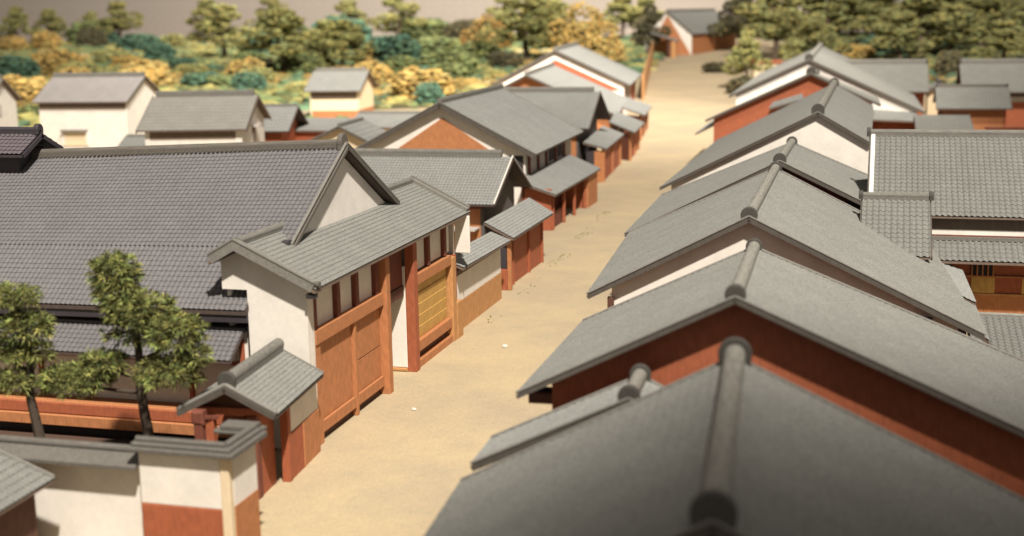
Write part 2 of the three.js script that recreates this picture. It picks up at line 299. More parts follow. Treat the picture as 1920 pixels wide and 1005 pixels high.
// ---------------------------------------------------------------- cross house on the right and what stands round it
const big = { col: 0.21, row: 0.27, amp: 0.055, step: 0.018, seg: 6 };
house({ label: 'broad tiled house set across the row at right, cream band under its eaves', pos: [5.02, 0, -56.3], turn: 90 * D2R, H: 6.5, xl: -5.1, hl: 4, xr: 5, hr: 4, zf: 5, zb: -5.2, oe: 0.34, ins: 0.35,
  tile: big, ridge: { r: 0.13, stack: 0.14, mat: M.ridge, trim: 0 }, front: [[0, 99, M.plaster]], left: [[0, 1.0, M.wood], [1.0, 2.9, M.red], [2.9, 3.28, M.redDark], [3.28, 3.48, M.plaster], [3.48, 99, M.soffit]],  // left wall: lit foot and shaded upper boards put into the timber colours
  extra: (h, k) => {                                              // local -x faces the camera, local z runs to the right
    const x = k.wl, Z = wx => wx - 5.05;
    part('verge_plaster', bar(V(-0.1, 6.62, -5.1), V(-5.1, 4.14, -5.1), 0.15, 0.12), M.plaster, k.roof);
    leanTo(h, 'pent_roof', V(x, 3.06, Z(1.9)), V(x, 3.06, Z(9.5)), V(x - 1.35, 2.5, Z(9.5)), V(x - 1.35, 2.5, Z(1.9)), { tile: big, mat: M.tile });
    part('pent_ridge', bar(V(x - 0.06, 3.22, Z(1.9)), V(x - 0.06, 3.22, Z(9.5)), 0.14, 0.14), M.ridge, h);
    part('window_sill', box(x - 0.06, x - 0.003, 1.0, 1.08, Z(3.0), Z(9.4)), M.woodLight, h);
    part('sliding_panel', box(x - 0.05, x - 0.003, 1.1, 1.7, Z(3.7), Z(4.55)), M.yellow, h);
    part('sliding_panel', box(x - 0.05, x - 0.003, 1.1, 1.7, Z(5.5), Z(6.3)), M.yellow, h);
    part('window_opening', box(x - 0.03, x - 0.003, 1.75, 2.35, Z(3.65), Z(4.5)), M.dark, h);
    for (let i = 0; i < 5; i++) part('lattice_bar', box(x - 0.08, x - 0.034, 1.72, 2.4, Z(3.68 + i * 0.19), Z(3.74 + i * 0.19)), M.wood, h);
    part('lintel', box(x - 0.07, x - 0.004, 1.70, 1.76, Z(3.0), Z(9.4)), M.wood, h);
  } });
house({ label: 'small tiled lean-to block with a straight ridge tucked before the broad cross house', pos: [0.85, 0, -49.4], turn: 90 * D2R, H: 4.86, xl: -3.0, hl: 3.3, xr: 1.6, hr: 4.0, zf: 1.12, zb: -1.22, vergeTube: 0, oe: 0.5, ins: 0.2,
  tile: big, ridge: { r: 0.11, stack: 0.12, mat: M.ridge, trim: 0.02 }, front: [[0, 99, M.plaster]] });
house({ label: 'low tiled outbuilding roof at the right edge below the red wall', name: 'outbuilding', pos: [6.6, 0, -46], turn: 90 * D2R, H: 1.42, xl: -5, hl: 0.7, xr: 1.4, hr: 1.0, zf: 3.2, zb: -3.4, oe: 0.5, ins: 0.2,
  tile: big, ridge: { r: 0.07, stack: 0.05, mat: M.ridgePale, trim: 0, end: false }, front: [[0, 99, M.redDark]] });
{
  const t = thing('wing_roof', 'small pale wing roof in two steps between the long roof and the lattice window', 'roof', [2.4, 0, -45]);
  leanTo(t, 'roof', V(-0.3, 2.52, -6), V(0.1, 2.5, 0.2), V(0.98, 2.1, 0.2), V(0.85, 2.12, -5.4), { tile: fine, mat: M.tilePale }); leanTo(t, 'roof', V(0.2, 2.38, 0.0), V(0.4, 2.38, 4.6), V(1.05, 2.0, 5.0), V(0.95, 2.0, 0.1), { tile: fine, mat: M.tile });
  part('wall', box(0, 0.5, 0, 1.9, -4.4, 3.6), M.redDark, t);
}

const farTile = { col: 0.3, row: 0.5, amp: 0.035, step: 0.03, seg: 3 };
house({ label: 'far house with its ridge level, nearest the pale gabled storehouse on its left side', pos: [0.9, 0, -139.5], turn: 90 * D2R, H: 6, xl: -5.5, hl: 3.5, xr: 5, hr: 3.5, zf: 3.9, zb: -5, tile: farTile, ridge: { r: 0.22, stack: 0.2 }, front: [[0, 99, M.red]], oe: 1 });
house({ label: 'far house at the right edge of the picture with a long level ridge', pos: [13, 0, -139], turn: 90 * D2R, H: 6, xl: -6.5, hl: 3.55, xr: 5, hr: 3.5, zf: 7, zb: -5.2, tile: farTile, ridge: { r: 0.22, stack: 0.2 }, front: [[0, 99, M.red]], left: [[0, 2.6, M.red], [2.6, 3.1, M.plasterGrey], [3.1, 99, M.soffitDark]], oe: 1.1 });
house({ label: 'low far house with a dark thin ridge in front of the right-edge house', pos: [8.1, 0, -118.5], turn: 90 * D2R, H: 4.9, xl: -4.2, hl: 3.35, xr: 3.5, hr: 3.4, zf: 2.5, zb: -3.3, tile: farTile, ridge: { r: 0.14, stack: 0.05, mat: M.ridgeDark }, front: [[0, 99, M.red]], oe: 0.7, left: [[0, 99, M.wood]] });
house({ label: 'lowest flat grey roof just above the broad cross house', name: 'shed', category: 'shed', pos: [5.6, 0, -112], turn: 90 * D2R, H: 3.0, xl: -6.5, hl: 2.3, xr: 3, hr: 2.6, zf: 1.6, zb: -2.6, tile: farTile, ridge: { type: 'none' }, front: [[0, 99, M.wood]], oe: 0.3 });
house({ label: 'narrow pale gabled storehouse between two far grey roofs', name: 'storehouse', category: 'storehouse', pos: [5.9, 0, -138], turn: 0, H: 4.2, xl: -1.5, hl: 3.2, xr: 1.5, hr: 3.2, zf: 2.5, zb: -2.5, tile: farTile, ridge: { r: 0.15, stack: 0.1 }, front: [[0, 99, M.cream]], oe: 0.4, left: [[0, 99, M.wood]] });
{ // fence of red boards at the right edge
  const t = thing('red_fence', 'low red and orange board fence at the right edge before the far houses', 'fence', [10.6, 0, -110.5]);
  part('timber_wall', box(-2.2, 6, 0, 2.1, -0.1, 0.1), M.wood, t); part('fence_panel', box(0.8, 2.8, 0.3, 1.9, 0.103, 0.14), M.cream, t); part('gate_opening', box(3.2, 5, 0, 1.9, 0.103, 0.14), M.redDark, t); part('fence_cap', box(-2.3, 6.1, 2.1, 2.22, -0.2, 0.2), M.redDark, t);
}

// ---------------------------------------------------------------- great house on the left
{
  const t = thing('great_house', 'great house with the huge mauve-grey tiled roof filling the left side', 'house', [-16, 0, -38]);
  const W = (x, y, z) => V(x + 16, y, z + 38);
  const ra = W(-32, 7.2, -37.3), rb = W(-15.8, 7.78, -38.05), mid = 5.3;
  // front slope in two falls, the lower one steeper and ending left of the gatehouse
  const ma = W(-32, 5.05, -33.5), mb = W(-15.8, 5.34, -33.75), mb2 = W(-16.35, 5.33, -33.75), ea = W(-32, 3.78, -31.75), eb = W(-16.35, 3.92, -31.8);
  const back = W(-15.8, 5.3, -42.5), backA = W(-32, 5.0, -41.5);
  const roof = part('roof', [slab(ra, rb, mb, ma, 0.12), slab(ma, mb2, eb, ea, 0.12), slab(ra, rb, back, backA, 0.12)], M.soffitDark, t);
  const big2 = { col: 0.155, row: 0.19, amp: 0.03, step: 0.017, seg: 4, lift: 0.015 };
  part('roof_tiles', [tiles(ra, rb, mb, ma, big2), tiles(ma, mb2, eb, ea, big2), tiles(ra, rb, back, backA, { ...big2, seg: 2, row: 0.5 })], M.tileMauve, roof, 'stuff');
  part('ridge', ridgeGeo(W(-32, 7.12, -37.3), W(-16.0, 7.7, -38.04), 0.12, 0.2, 0.24), M.ridgeDark, roof);
  const beads = []; for (let i = 0; i < 108; i++) { const k = i / 107, p = W(-31.9, 7.2, -37.14).lerp(W(-16.05, 7.78, -37.88), k); const c = new THREE.CylinderGeometry(0.04, 0.04, 0.1, 6); c.rotateX(Math.PI / 2); c.translate(p.x, p.y, p.z); beads.push(c); }
  part('ridge_beads', beads, M.ridgeDark, roof, 'stuff');
  const e = ornament(0.24, 0.12); e.rotateY(Math.PI / 2); e.translate(0.0, 7.92, -0.04); part('ridge_end', e, M.ridgeDark, roof);
  // barge boards and their round tiles at the gable over the gatehouse
  for (const [p, q, m, r] of [[rb, mb, M.vergeGrey, 0.045], [rb, back, M.ridgeDark, 0.08]]) {
    part('barge_board', bar(p.clone().add(V(0.04, 0.03, 0)), q.clone().add(V(0.04, 0.03, 0)), 0.05, 0.1), M.ridgeDark, roof);
    part('verge_tile', rod(p.clone().add(V(-0.03, 0.1, 0)), q.clone().add(V(-0.03, 0.1, 0)), r, 10), m, roof);
  }
  part('verge_foot', [box(-0.16, 0.16, 5.3, 5.56, 4.1, 4.42), box(-0.34, 0.0, 5.32, 5.52, 4.3, 4.55)], M.black, roof);
  part('gable_wall', (() => { const p = [[-4.3, 5.1], [4.2, 5.1], [4.2, 5.25], [0, 7.6], [-4.3, 5.25]]; const g = plate(p, -0.1, 0.1); g.rotateY(Math.PI / 2); g.translate(-0.13, 0, 0); return flatUV(g); })(), M.plaster, t);
  // eaves fascia and soffit, pent roof and front wall
  part('eave_fascia', bar(W(-32, 3.7, -31.83), W(-16.36, 3.84, -31.88), 0.06, 0.26), M.black, roof);
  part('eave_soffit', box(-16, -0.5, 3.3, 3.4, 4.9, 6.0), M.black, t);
  leanTo(t, 'pent_roof', W(-32, 3.32, -32.15), W(-16.6, 3.32, -32.15), W(-16.45, 2.72, -30.95), W(-32, 2.72, -30.95), { mat: M.tileMauve, tile: { ...big2, col: 0.16 }, soffit: M.soffitDark });
  part('front_wall', box(-16, -0.6, 1.0, 3.3, 5.6, 5.75), M.plaster, t);
  part('rail', box(-16, -0.6, 2.25, 2.37, 5.75, 5.82), M.red, t);
  for (let i = 0; i < 9; i++) { const x = -0.75 - i * 1.62; post(t, x, 5.78, 1.0, 3.0, 0.13, M.red); }
  part('veranda_panel', box(-16, -0.5, 0.7, 1.02, 6.28, 6.42), M.red, t);
  part('veranda_panel', box(-16, -0.5, 0.36, 0.68, 6.34, 6.5), M.wood, t);
  part('veranda_floor', box(-16, -0.5, 0.98, 1.06, 5.76, 6.38), M.wood, t);
  part('shade_plinth', box(-16, -0.5, 0, 0.36, 5.9, 6.1), M.dark, t);  // blackened to stand for the deep shade under the veranda
  part('rear_wall', box(-16, -0.6, 0, 4.9, -4.0, -3.8), M.plaster, t); part('side_wall', box(-0.62, -0.46, 0, 5.1, -3.8, 5.6), M.plaster, t);
}
{ // raised smoke-vent roof on the great house's ridge
  const t = thing('smoke_vent_roof', 'small raised dark tiled roof sitting on the ridge at the left edge', 'roof vent', [-29.25, 7.12, -37.45], 90 * D2R);
  const A = V(0, 1.02, 3.0), B = V(0, 1.02, -4), L1 = V(-1.1, 0.45, 3.0), L2 = V(-1.1, 0.45, -4), R1 = V(1.1, 0.45, 3.0), R2 = V(1.1, 0.45, -4);
  const roof = part('roof', [slab(A, B, L2, L1, 0.08), slab(A, B, R2, R1, 0.08)], M.black, t);
  part('roof_tiles', [tiles(A, B, L2, L1, { col: 0.17, row: 0.2, amp: 0.035, seg: 4 }), tiles(A, B, R2, R1, { col: 0.17, row: 0.3 })], mat('roof_tile_purple', 0.12, 0.1, 0.11, { map: texTile, roughness: 0.7 }), roof, 'stuff');
  part('ridge', ridgeGeo(V(0, 1.02, 2.9), V(0, 1.02, -4), 0.1, 0.14), M.black, roof);
  const e = ornament(0.15); e.translate(0, 1.18, 2.85); part('ridge_end', e, M.black, roof);
  for (const s of [-1, 1]) part('verge_board', bar(V(0, 1.05, 3.03), V(s * 1.1, 0.48, 3.03), 0.06, 0.14), M.black, roof);
  part('vent_wall', box(-0.7, 0.7, -0.3, 0.55, -3.8, 2.6), M.black, t);
}

// ---------------------------------------------------------------- gatehouse
{
  const t = thing('gatehouse', 'long gatehouse of white panels and orange timber facing the street, gable towards us', 'gatehouse', [-14.75, 0, -38.8]);
  const X = x => x + 14.75, Z = z => z + 38.8, W = (x, y, z) => V(X(x), y, Z(z));
  const r0 = W(-16.5, 5.74, -31.55), r1 = W(-16.5, 5.66, -46.0), e0 = W(-14.22, 4.62, -31.6), e1 = W(-14.3, 4.58, -45.9), b0 = W(-17.28, 5.3, -31.55), b1 = W(-17.28, 5.2, -46.0);
  const roof = part('roof', [slab(r0, r1, e1, e0, 0.09), slab(r0, r1, b1, b0, 0.09)], M.soffit, t);
  const ft = { col: 0.11, row: 0.17, amp: 0.014, step: 0.016, seg: 3 };
  part('roof_tiles', [tiles(r0, r1, e1, e0, ft), tiles(r0, r1, b1, b0, ft)], M.tile, roof, 'stuff');
  const raise = (a, y, x = 0, z = 0) => a.clone().add(V(x, y, z));
  for (const [p, q] of [[r0, e0], [r0, b0], [r1, e1], [r1, b1]]) {
    const s = p === r0 ? 1 : -1;
    part('verge_course', bar(raise(p, 0.17, 0, -0.14 * s), raise(q, 0.17, 0, -0.14 * s), 0.3, 0.24), M.vergeGrey, roof);
    part('verge_tile', rod(raise(p, 0.2, 0, -0.02 * s), raise(q, 0.2, 0, -0.02 * s), 0.05, 8), M.ridge, roof);
  }
  part('verge_end_tile', rod(raise(e0, 0.13, -0.02, -0.2), raise(e0, 0.13, 0.08, -0.2), 0.09, 12), M.ridgeDark, roof);
  part('ridge', ridgeGeo(raise(r0, 0, 0, -0.3), raise(r1, 0, 0, 0.3), 0.11, 0.1), M.ridge, roof);
  part('eave_end_block', box(X(-14.5), X(-14.25), 4.38, 4.5, Z(-31.9), Z(-31.65)), M.dark, roof);
  // end walls
  const g1 = plate([[X(-17.12), 4.48], [X(-16.38), 4.48], [X(-16.38), 0], [X(-14.62), 0], [X(-14.62), 4.64], [X(-16.5), 5.58], [X(-17.12), 5.28]], Z(-32.14), Z(-31.98)); part('gable_wall', g1, M.plaster, t);
  part('corner_return', box(X(-14.78), X(-14.623), 0, 4.6, Z(-32.4), Z(-32.142)), M.plaster, t);
  part('gable_wall', plate([[X(-17.1), 0], [X(-14.8), 0], [X(-14.8), 4.6], [X(-16.5), 5.5], [X(-17.1), 5.1]], Z(-45.5), Z(-45.36)), M.plaster, t);
  part('rear_wall', box(X(-17.1), X(-16.96), 0, 4.4, Z(-45.3), Z(-32.2)), M.plaster, t);
  part('wing_wall', box(X(-14.78), X(-14.22), 3.12, 4.5, Z(-45.62), Z(-45.503)), M.plaster, t);
  // upper white panels between red posts, near and far section
  const front = (m, y0, y1, z0, z1, x0, x1, name) => part(name, box(X(x0), X(x1), y0, y1, Z(z0), Z(z1), 0.015), m, t);
  const upZ = [-32.62, -34.3, -35.72, -37.35], up2 = [-40.7, -42.3, -44.1];
  const bays = (list, end) => { for (let i = 0; i < list.length; i++) { const a = list[i], b = list[i + 1] ?? end; front(M.plaster, 3.28, 4.56, a - 0.13, b + (i + 1 < list.length ? 0.13 : 0), -14.9, -14.82, 'plaster_panel'); front(M.redDark, 3.28, 4.52, a - 0.13, a + 0.13, -14.86, -14.68, 'post'); } };
  bays(upZ, -37.9); bays(up2, -44.9);
  front(M.plaster, 2.92, 4.56, -32.4, -32.5, -14.9, -14.8, 'plaster_panel');
  // near section: lintel, panels, rails and posts
  front(M.wood, 2.9, 3.28, -32.42, -37.62, -14.86, -14.6, 'lintel');
  front(M.wood, 0.0, 2.9, -32.4, -32.78, -14.86, -14.64, 'corner_post');
  front(M.wood, 0.62, 2.9, -32.8, -35.28, -14.9, -14.76, 'panel'); front(M.wood, 1.62, 2.9, -35.5, -37.62, -14.9, -14.76, 'panel'); front(M.wood, 0.62, 1.58, -35.5, -37.62, -14.9, -14.755, 'panel');
  front(M.wood, 0.0, 2.9, -35.3, -35.48, -14.84, -14.66, 'stile');
  front(M.wood, 0.28, 0.6, -32.8, -35.28, -14.86, -14.67, 'bottom_rail'); front(M.wood, 0.28, 0.6, -35.5, -37.62, -14.86, -14.67, 'bottom_rail');
  front(M.brown, 0.02, 0.26, -32.8, -37.62, -14.98, -14.84, 'sill_board');
  front(M.wood, 0, 4.5, -37.64, -37.98, -14.84, -14.5, 'gate_post');
  // passage
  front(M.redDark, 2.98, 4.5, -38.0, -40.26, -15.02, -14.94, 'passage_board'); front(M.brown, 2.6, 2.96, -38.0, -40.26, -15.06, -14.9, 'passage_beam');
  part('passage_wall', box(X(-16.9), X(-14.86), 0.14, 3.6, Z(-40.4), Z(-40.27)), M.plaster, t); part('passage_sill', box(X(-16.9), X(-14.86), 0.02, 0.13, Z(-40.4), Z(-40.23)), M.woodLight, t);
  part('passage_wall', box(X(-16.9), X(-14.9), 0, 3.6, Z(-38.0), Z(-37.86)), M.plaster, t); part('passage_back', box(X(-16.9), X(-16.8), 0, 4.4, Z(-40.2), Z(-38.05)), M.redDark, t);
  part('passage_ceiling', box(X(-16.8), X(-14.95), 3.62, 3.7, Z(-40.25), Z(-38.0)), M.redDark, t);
  front(M.red, 0, 4.5, -40.28, -40.66, -14.86, -14.54, 'gate_post');
  // far section with the yellow door
  front(M.wood, 2.88, 3.22, -40.68, -44.5, -14.86, -14.6, 'lintel');
  for (let i = 0; i < 5; i++) part('board', (() => { const g = box(-0.05, 0.05, 0, 0.385, Z(-44.4), Z(-40.7), 0.012); g.rotateZ(-0.08); g.translate(X(-14.86), 0.92 + i * 0.392, 0); return g; })(), M.yellow, t);
  front(M.wood, 0.55, 0.9, -40.68, -44.5, -14.86, -14.64, 'bottom_rail'); front(M.brown, 0.26, 0.53, -40.68, -44.5, -14.98, -14.84, 'kick_board'); front(M.wood, 0.0, 0.24, -40.68, -44.5, -14.86, -14.62, 'sill');
  front(M.woodLight, 0, 3.1, -44.52, -44.92, -14.86, -14.58, 'end_post'); front(M.woodLight, 0, 1.35, -44.94, -45.6, -14.86, -14.56, 'end_panel'); front(M.red, 1.4, 3.1, -45.0, -45.36, -14.9, -14.7, 'end_panel');
}

// ---------------------------------------------------------------- small side gate, corner wall, yard wall and shed at the lower left
{
  const t = thing('side_gate', 'small roofed side gate with a fat round ridge beside the gatehouse', 'gate', [-15.2, -0.06, -29.75], 5 * D2R);
  const zf = 1.85, zb = -1.95, H = 3.0, A = V(0, H, zf), B = V(0, H, zb), R1 = V(1.28, 2.34, zf), R2 = V(1.22, 2.34, zb), L1 = V(-1.28, 2.34, zf), L2 = V(-1.28, 2.34, zb);
  const roof = part('roof', [slab(A, B, R2, R1, 0.08), slab(A, B, L2, L1, 0.08)], M.soffitDark, t);
  part('roof_tiles', [tiles(A, B, R2, R1, { ...fine, col: 0.1, row: 0.13 }), tiles(A, B, L2, L1, { ...fine, col: 0.1, row: 0.13 })], M.tile, roof, 'stuff');
  part('ridge', ridgeGeo(V(0, H, zf - 0.2), V(0, H, zb + 0.05), 0.16, 0.16), M.ridge, roof);
  const e = ornament(0.19, 0.1); e.translate(0, H + 0.15, zf - 0.2); part('ridge_end', e, M.onigawara, roof);
  for (const s of [-1, 1]) { part('verge_board', bar(V(0, H + 0.03, zf + 0.03), V(s * 1.28, 2.37, zf + 0.03), 0.06, 0.13), M.verge, roof); part('verge_tile', rod(V(0, H + 0.07, zf - 0.05), V(s * 1.28, 2.41, zf - 0.05), 0.06, 8), M.vergeGrey, roof); part('verge_tile', rod(V(0, H + 0.05, zb + 0.05), V(s * 1.24, 2.39, zb + 0.05), 0.04, 8), M.ridge, roof); }
  part('tie_beam', box(-0.95, 0.95, 2.2, 2.4, 1.3, 1.5), M.red, t); part('gable_board', plate([[-0.8, 2.4], [0.8, 2.4], [0, 2.82]], 1.32, 1.42), M.brown, t);
  post(t, 0.5, 1.4, 0, 2.2, 0.26, M.redDark); post(t, -0.62, 1.4, 0, 2.2, 0.24, M.red); post(t, 0.86, 0.15, 0, 2.24, 0.22, M.red);
  part('door_panel', box(0.5, 0.6, 0, 2.2, 0.28, 1.24), M.red, t);
  part('plaster_panel', box(0.8, 0.92, 1.3, 2.24, -2.2, 0.02), M.plaster, t); part('timber_panel', box(0.8, 0.95, 0, 1.27, -0.9, 0.02), M.red, t); part('timber_panel', box(0.8, 0.95, 0, 1.27, -2.25, -0.92), M.wood, t); part('stile', box(0.82, 0.98, 0, 1.27, -0.94, -0.88), M.wood, t);
}
{
  const t = thing('corner_wall', 'white and red-brown corner wall with a grey tile cap at the lower left', 'wall', [-12.95, 0, -24]);
  part('plaster_wall', box(-2.15, -0.22, 1.47, 2.68, -0.16, 0), M.plaster, t); part('timber_panel', box(-2.15, -0.22, 0, 1.47, -0.16, 0.012), M.red, t);
  part('corner_post', box(-0.215, -0.0, 0, 2.68, -0.17, 0.02), M.cream, t);
  part('plaster_wall', box(-0.16, -0.004, 1.5, 2.66, -1.3, -0.175), M.plaster, t); part('timber_panel', box(-0.17, 0.008, 0, 1.5, -1.3, -0.175), M.wood, t);
  // mitred tile cap
  const cap = part('tile_cap', [box(-2.3, 0.2, 2.68, 2.78, -0.35, 0.2), box(-0.36, 0.2, 2.68, 2.78, -1.5, -0.352), box(-2.25, 0.1, 2.782, 2.86, -0.25, 0.1), box(-0.27, 0.1, 2.782, 2.86, -1.45, -0.252)], M.capTile, t);
  part('cap_ridge', [rod(V(-2.2, 2.9, -0.08), V(-0.08, 2.9, -0.08), 0.07, 8), rod(V(-0.08, 2.9, -0.06), V(-0.08, 2.9, -1.4), 0.07, 8)], M.capTile, cap);
  part('tile_cap', [box(-1.15, -0.1, 2.62, 2.7, -2.1, -1.52), box(-1.0, -0.2, 2.7, 2.82, -2.0, -1.55)], M.capTile, t);
}
{
  const t = thing('yard_wall', 'long plain pale yard wall with a grey tile cap at the lower left edge', 'wall', [-15.2, 0, -24.3]);
  part('plaster_wall', box(-6, 0.02, 0, 2.25, -0.2, 0), M.plaster, t);
  const a = V(-6, 2.5, -0.1), b = V(0.06, 2.5, -0.1), c = V(0.06, 2.3, 0.4), d = V(-6, 2.3, 0.4);
  const cap = part('tile_cap', [slab(a, b, c, d, 0.07), slab(a, b, V(0.06, 2.3, -0.6), V(-6, 2.3, -0.6), 0.07)], M.capTile, t); part('cap_ridge', rod(V(-6, 2.53, -0.1), V(0.05, 2.53, -0.1), 0.09, 10), M.capTile, cap);
}
house({ name: 'shed', category: 'shed', label: 'grey roof corner of a shed at the bottom left edge, out of focus', pos: [-19.2, 0, -20.5], turn: 2 * D2R, H: 3.0, xl: -3, hl: 2.0, xr: 2.45, hr: 2.05, zf: 4, zb: -2.9, tile: fine, tileMat: M.tile, ridge: { r: 0.12 }, front: [[0, 99, M.brown]], oe: 0.35, ins: 0.25, vergeBoard: 0.1 });
{
  const t = thing('garden_post', 'short dark red-brown post with a side arm standing behind the corner wall cap', 'post', [-15.6, 0, -27.6]);
  part('shaft', box(-0.11, 0.11, 0, 2.4, -0.11, 0.11), M.redDark, t); part('head', box(-0.16, 0.16, 2.1, 2.45, -0.14, 0.14, 0.05), M.redDark, t); part('arm', bar(V(0, 2.3, 0), V(0.5, 2.34, 0), 0.08, 0.08), M.redDark, t);
}

// ---------------------------------------------------------------- street wall, porch house and the houses on the left of the street
{
  const t = thing('street_wall', 'white-topped brown street wall with a sloping grey cap past the gatehouse', 'wall', [-14.9, 0, -49]);
  part('plaster_wall', box(-0.16, 0, 1.12, 2.12, -3.0, 3.35), M.plaster, t); part('timber_panel', box(-0.16, 0.02, 0, 1.1, -3.0, 3.35), M.woodLight, t);
  leanTo(t, 'tile_cap', V(-0.5, 2.85, 3.4), V(-0.5, 2.75, -3.2), V(0.38, 2.42, -3.2), V(0.38, 2.52, 3.4), { tile: { col: 0.12, row: 0.16 } });
  part('cap_board', box(-0.3, 0.0, 2.12, 2.3, -3.0, 3.35), M.soffit, t);
  part('timber_panel', box(-2.6, -0.3, 0, 2.0, -0.8, -0.6), M.plaster, t);
}
house({ label: 'house with a tiled slope and dark gable end just past the gatehouse roof', pos: [-20.6, 0, -60.7], turn: 90 * D2R, H: 4.95, xl: -3.4, hl: 3.12, xr: 3.4, hr: 3.12, zf: 3.9, zb: -6, tile: { col: 0.17, row: 0.22, amp: 0.03, step: 0.02, seg: 4 }, tileMat: M.tilePale, ridge: { r: 0.15, stack: 0.18, mat: M.ridge, end: false, trim: 0.55 },
  front: [[0, 99, M.shadeGable]], left: [[0, 99, M.wood]], ins: 0.7, vergeMat: M.soffitDark, soffit: M.soffitDark, vergeTube: 0.035, vergeTileMat: M.plaster,  // the shade on the front gable is put into its dark colour
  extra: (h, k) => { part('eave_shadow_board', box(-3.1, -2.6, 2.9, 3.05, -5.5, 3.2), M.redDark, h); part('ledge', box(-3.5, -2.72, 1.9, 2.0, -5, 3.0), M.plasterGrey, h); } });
{
  const t = thing('porch', 'street porch with pale grey roof over red boarded walls, beyond the white-topped wall', 'porch', [-15.2, 0, -57]);
  leanTo(t, 'roof', V(-0.75, 3.0, 3.9), V(-0.75, 3.0, -3.7), V(0.5, 2.32, -3.5), V(0.5, 2.32, 3.75), { tile: { col: 0.13, row: 0.16 } });
  part('timber_wall', box(-0.16, 0, 0, 2.45, -3.2, 2.2), M.red, t);
  for (const z of [-3.1, -0.6, 2.2]) post(t, 0.04, z, 0, 2.4, 0.12, M.red);
  part('timber_wall', box(-0.9, -0.17, 0, 2.7, -3.3, -3.2), M.wood, t); part('sign_board', box(-0.3, 0.1, 0.95, 2.5, 3.3, 3.42), M.black, t); part('post', box(-0.28, 0.12, 0, 0.93, 3.28, 3.44), M.red, t); part('post', box(0.13, 0.3, 0, 2.4, 3.2, 3.45), M.wood, t); part('doorway', box(-0.14, 0.02, 1.4, 2.3, 2.4, 2.9), M.dark, t);
  part('timber_wall', box(-0.5, -0.32, 0, 2.5, 2.3, 3.2), M.redDark, t);
}
house({ label: 'tall house with the big orange gable outlined in white, left of the street', pos: [-23.7, 0, -77], turn: 1.5 * D2R, H: 6.85, xl: -5.5, hl: 4, xr: 5.45, hr: 4, zf: 6.7, zb: -7.3, oe: 0.7, ins: 0.45, tile: { ...fine, col: 0.18 }, tileMat: M.tilePale, ridge: { r: 0.15, stack: 0.12, mat: M.ridge, end: false, trim: 0 }, vergeBoard: 0.22,
  front: [[0, 99, M.plaster]], inner: { side: 1.1, drop: 0.85, mat: M.wood, y0: 3.6 }, right: [[0, 99, M.plasterGrey]],
  extra: (h, k) => {
    for (const z of [5.5, 3.2, 1.0, -1.6, -4.2]) post(h, k.wr + 0.03, z, 2, 4.1, 0.2, M.redDark);
    part('window_opening', box(k.wr + 0.0, k.wr + 0.04, 2.9, 3.8, -1.3, 0.1), M.dark, h); part('window_opening', box(k.wr + 0.0, k.wr + 0.04, 2.9, 3.8, -3.8, -2.4), M.dark, h);
    part('window_opening', box(k.wr - 0.9, k.wr - 0.1, 2.7, 3.9, k.zF + 0.005, k.zF + 0.04), M.dark, h); part('sill', box(k.wr + 0.01, k.wr + 0.12, 2.6, 2.72, -5, 5.4), M.soffitDark, h);
  } });
{
  const t = thing('arcade', 'street arcade with posts and a grey lean-to roof below the orange-gabled house', 'arcade', [-17, 0, -75]);
  leanTo(t, 'roof', V(-1.7, 2.75, 6.4), V(-1.9, 2.75, -7.2), V(0.45, 2.02, -5.9), V(0.45, 2.02, 6.3), { tile: { col: 0.14, row: 0.18 } });
  part('back_wall', box(-1.6, -1.45, 0, 2.5, -6.5, 5.8), M.redDark, t);
  for (const z of [5.6, 2.9, 0.2, -2.6]) post(t, 0.12, z, 0, 2.05, 0.16, M.red);
  part('counter_board', box(-0.1, 0.0, 0, 0.9, 2.95, 5.5), M.redDark, t); part('end_wall', box(-1.4, 0.12, 0, 2.1, -2.85, -2.7), M.red, t);
  part('end_panel', box(-0.1, 0.3, 0, 2.0, -5.6, -2.9), M.wood, t); part('side_panel', box(-1.4, 0.1, 0, 2.3, 5.72, 5.85), M.red, t);
}
house({ label: 'house with its ridge across the street line behind the orange-gabled house', pos: [-24, 0, -94.2], turn: 91 * D2R, H: 6, xl: -4.4, hl: 3.7, xr: 4.3, hr: 3.7, zf: 4.7, zb: -4, tile: { ...farTile, col: 0.2, row: 0.3 }, tileMat: M.tilePale, ridge: { r: 0.17, stack: 0.16, trim: 0.5, end: false }, front: [[0, 99, M.shadeGable]], left: [[0, 99, M.wood]], ins: 0.9, soffit: M.soffitDark, vergeMat: M.soffitDark, oe: 0.8 });
house({ label: 'house with a small orange gable and wide pale roof below the white-banded last house', pos: [-32, 0, -127], turn: 7 * D2R, H: 6.1, xl: -6, hl: 3.1, xr: 8.2, hr: 2.4, zf: 10.3, zb: -11, tile: farTile, tileMat: M.tilePale, ridge: { r: 0.2, stack: 0.1, end: false }, front: [[0, 99, M.wood]], ins: 0.7 });
house({ label: 'farthest left house with a white band under its verge and a red wall', pos: [-36, 0, -156], turn: 7 * D2R, H: 7.5, xl: -7, hl: 3.9, xr: 8.3, hr: 3.6, zf: 12.5, zb: -12, tile: farTile, tileMat: M.tilePale, ridge: { r: 0.24, stack: 0.12, end: false }, front: [[0, 99, M.plaster]], inner: { side: 0.25, drop: 1.0, mat: M.red, y0: 3.05 }, right: [[0, 99, M.red]], ins: 0.35, vergeBoard: 0.15,
  extra: (h, k) => { for (const z of [11, 8.6, 6, 3]) post(h, k.wr + 0.05, z, 0, 3.7, 0.3, M.plasterGrey); part('window_opening', box(k.wr + 0.01, k.wr + 0.06, 1.4, 3, 8.9, 10.7), M.dark, h); } });
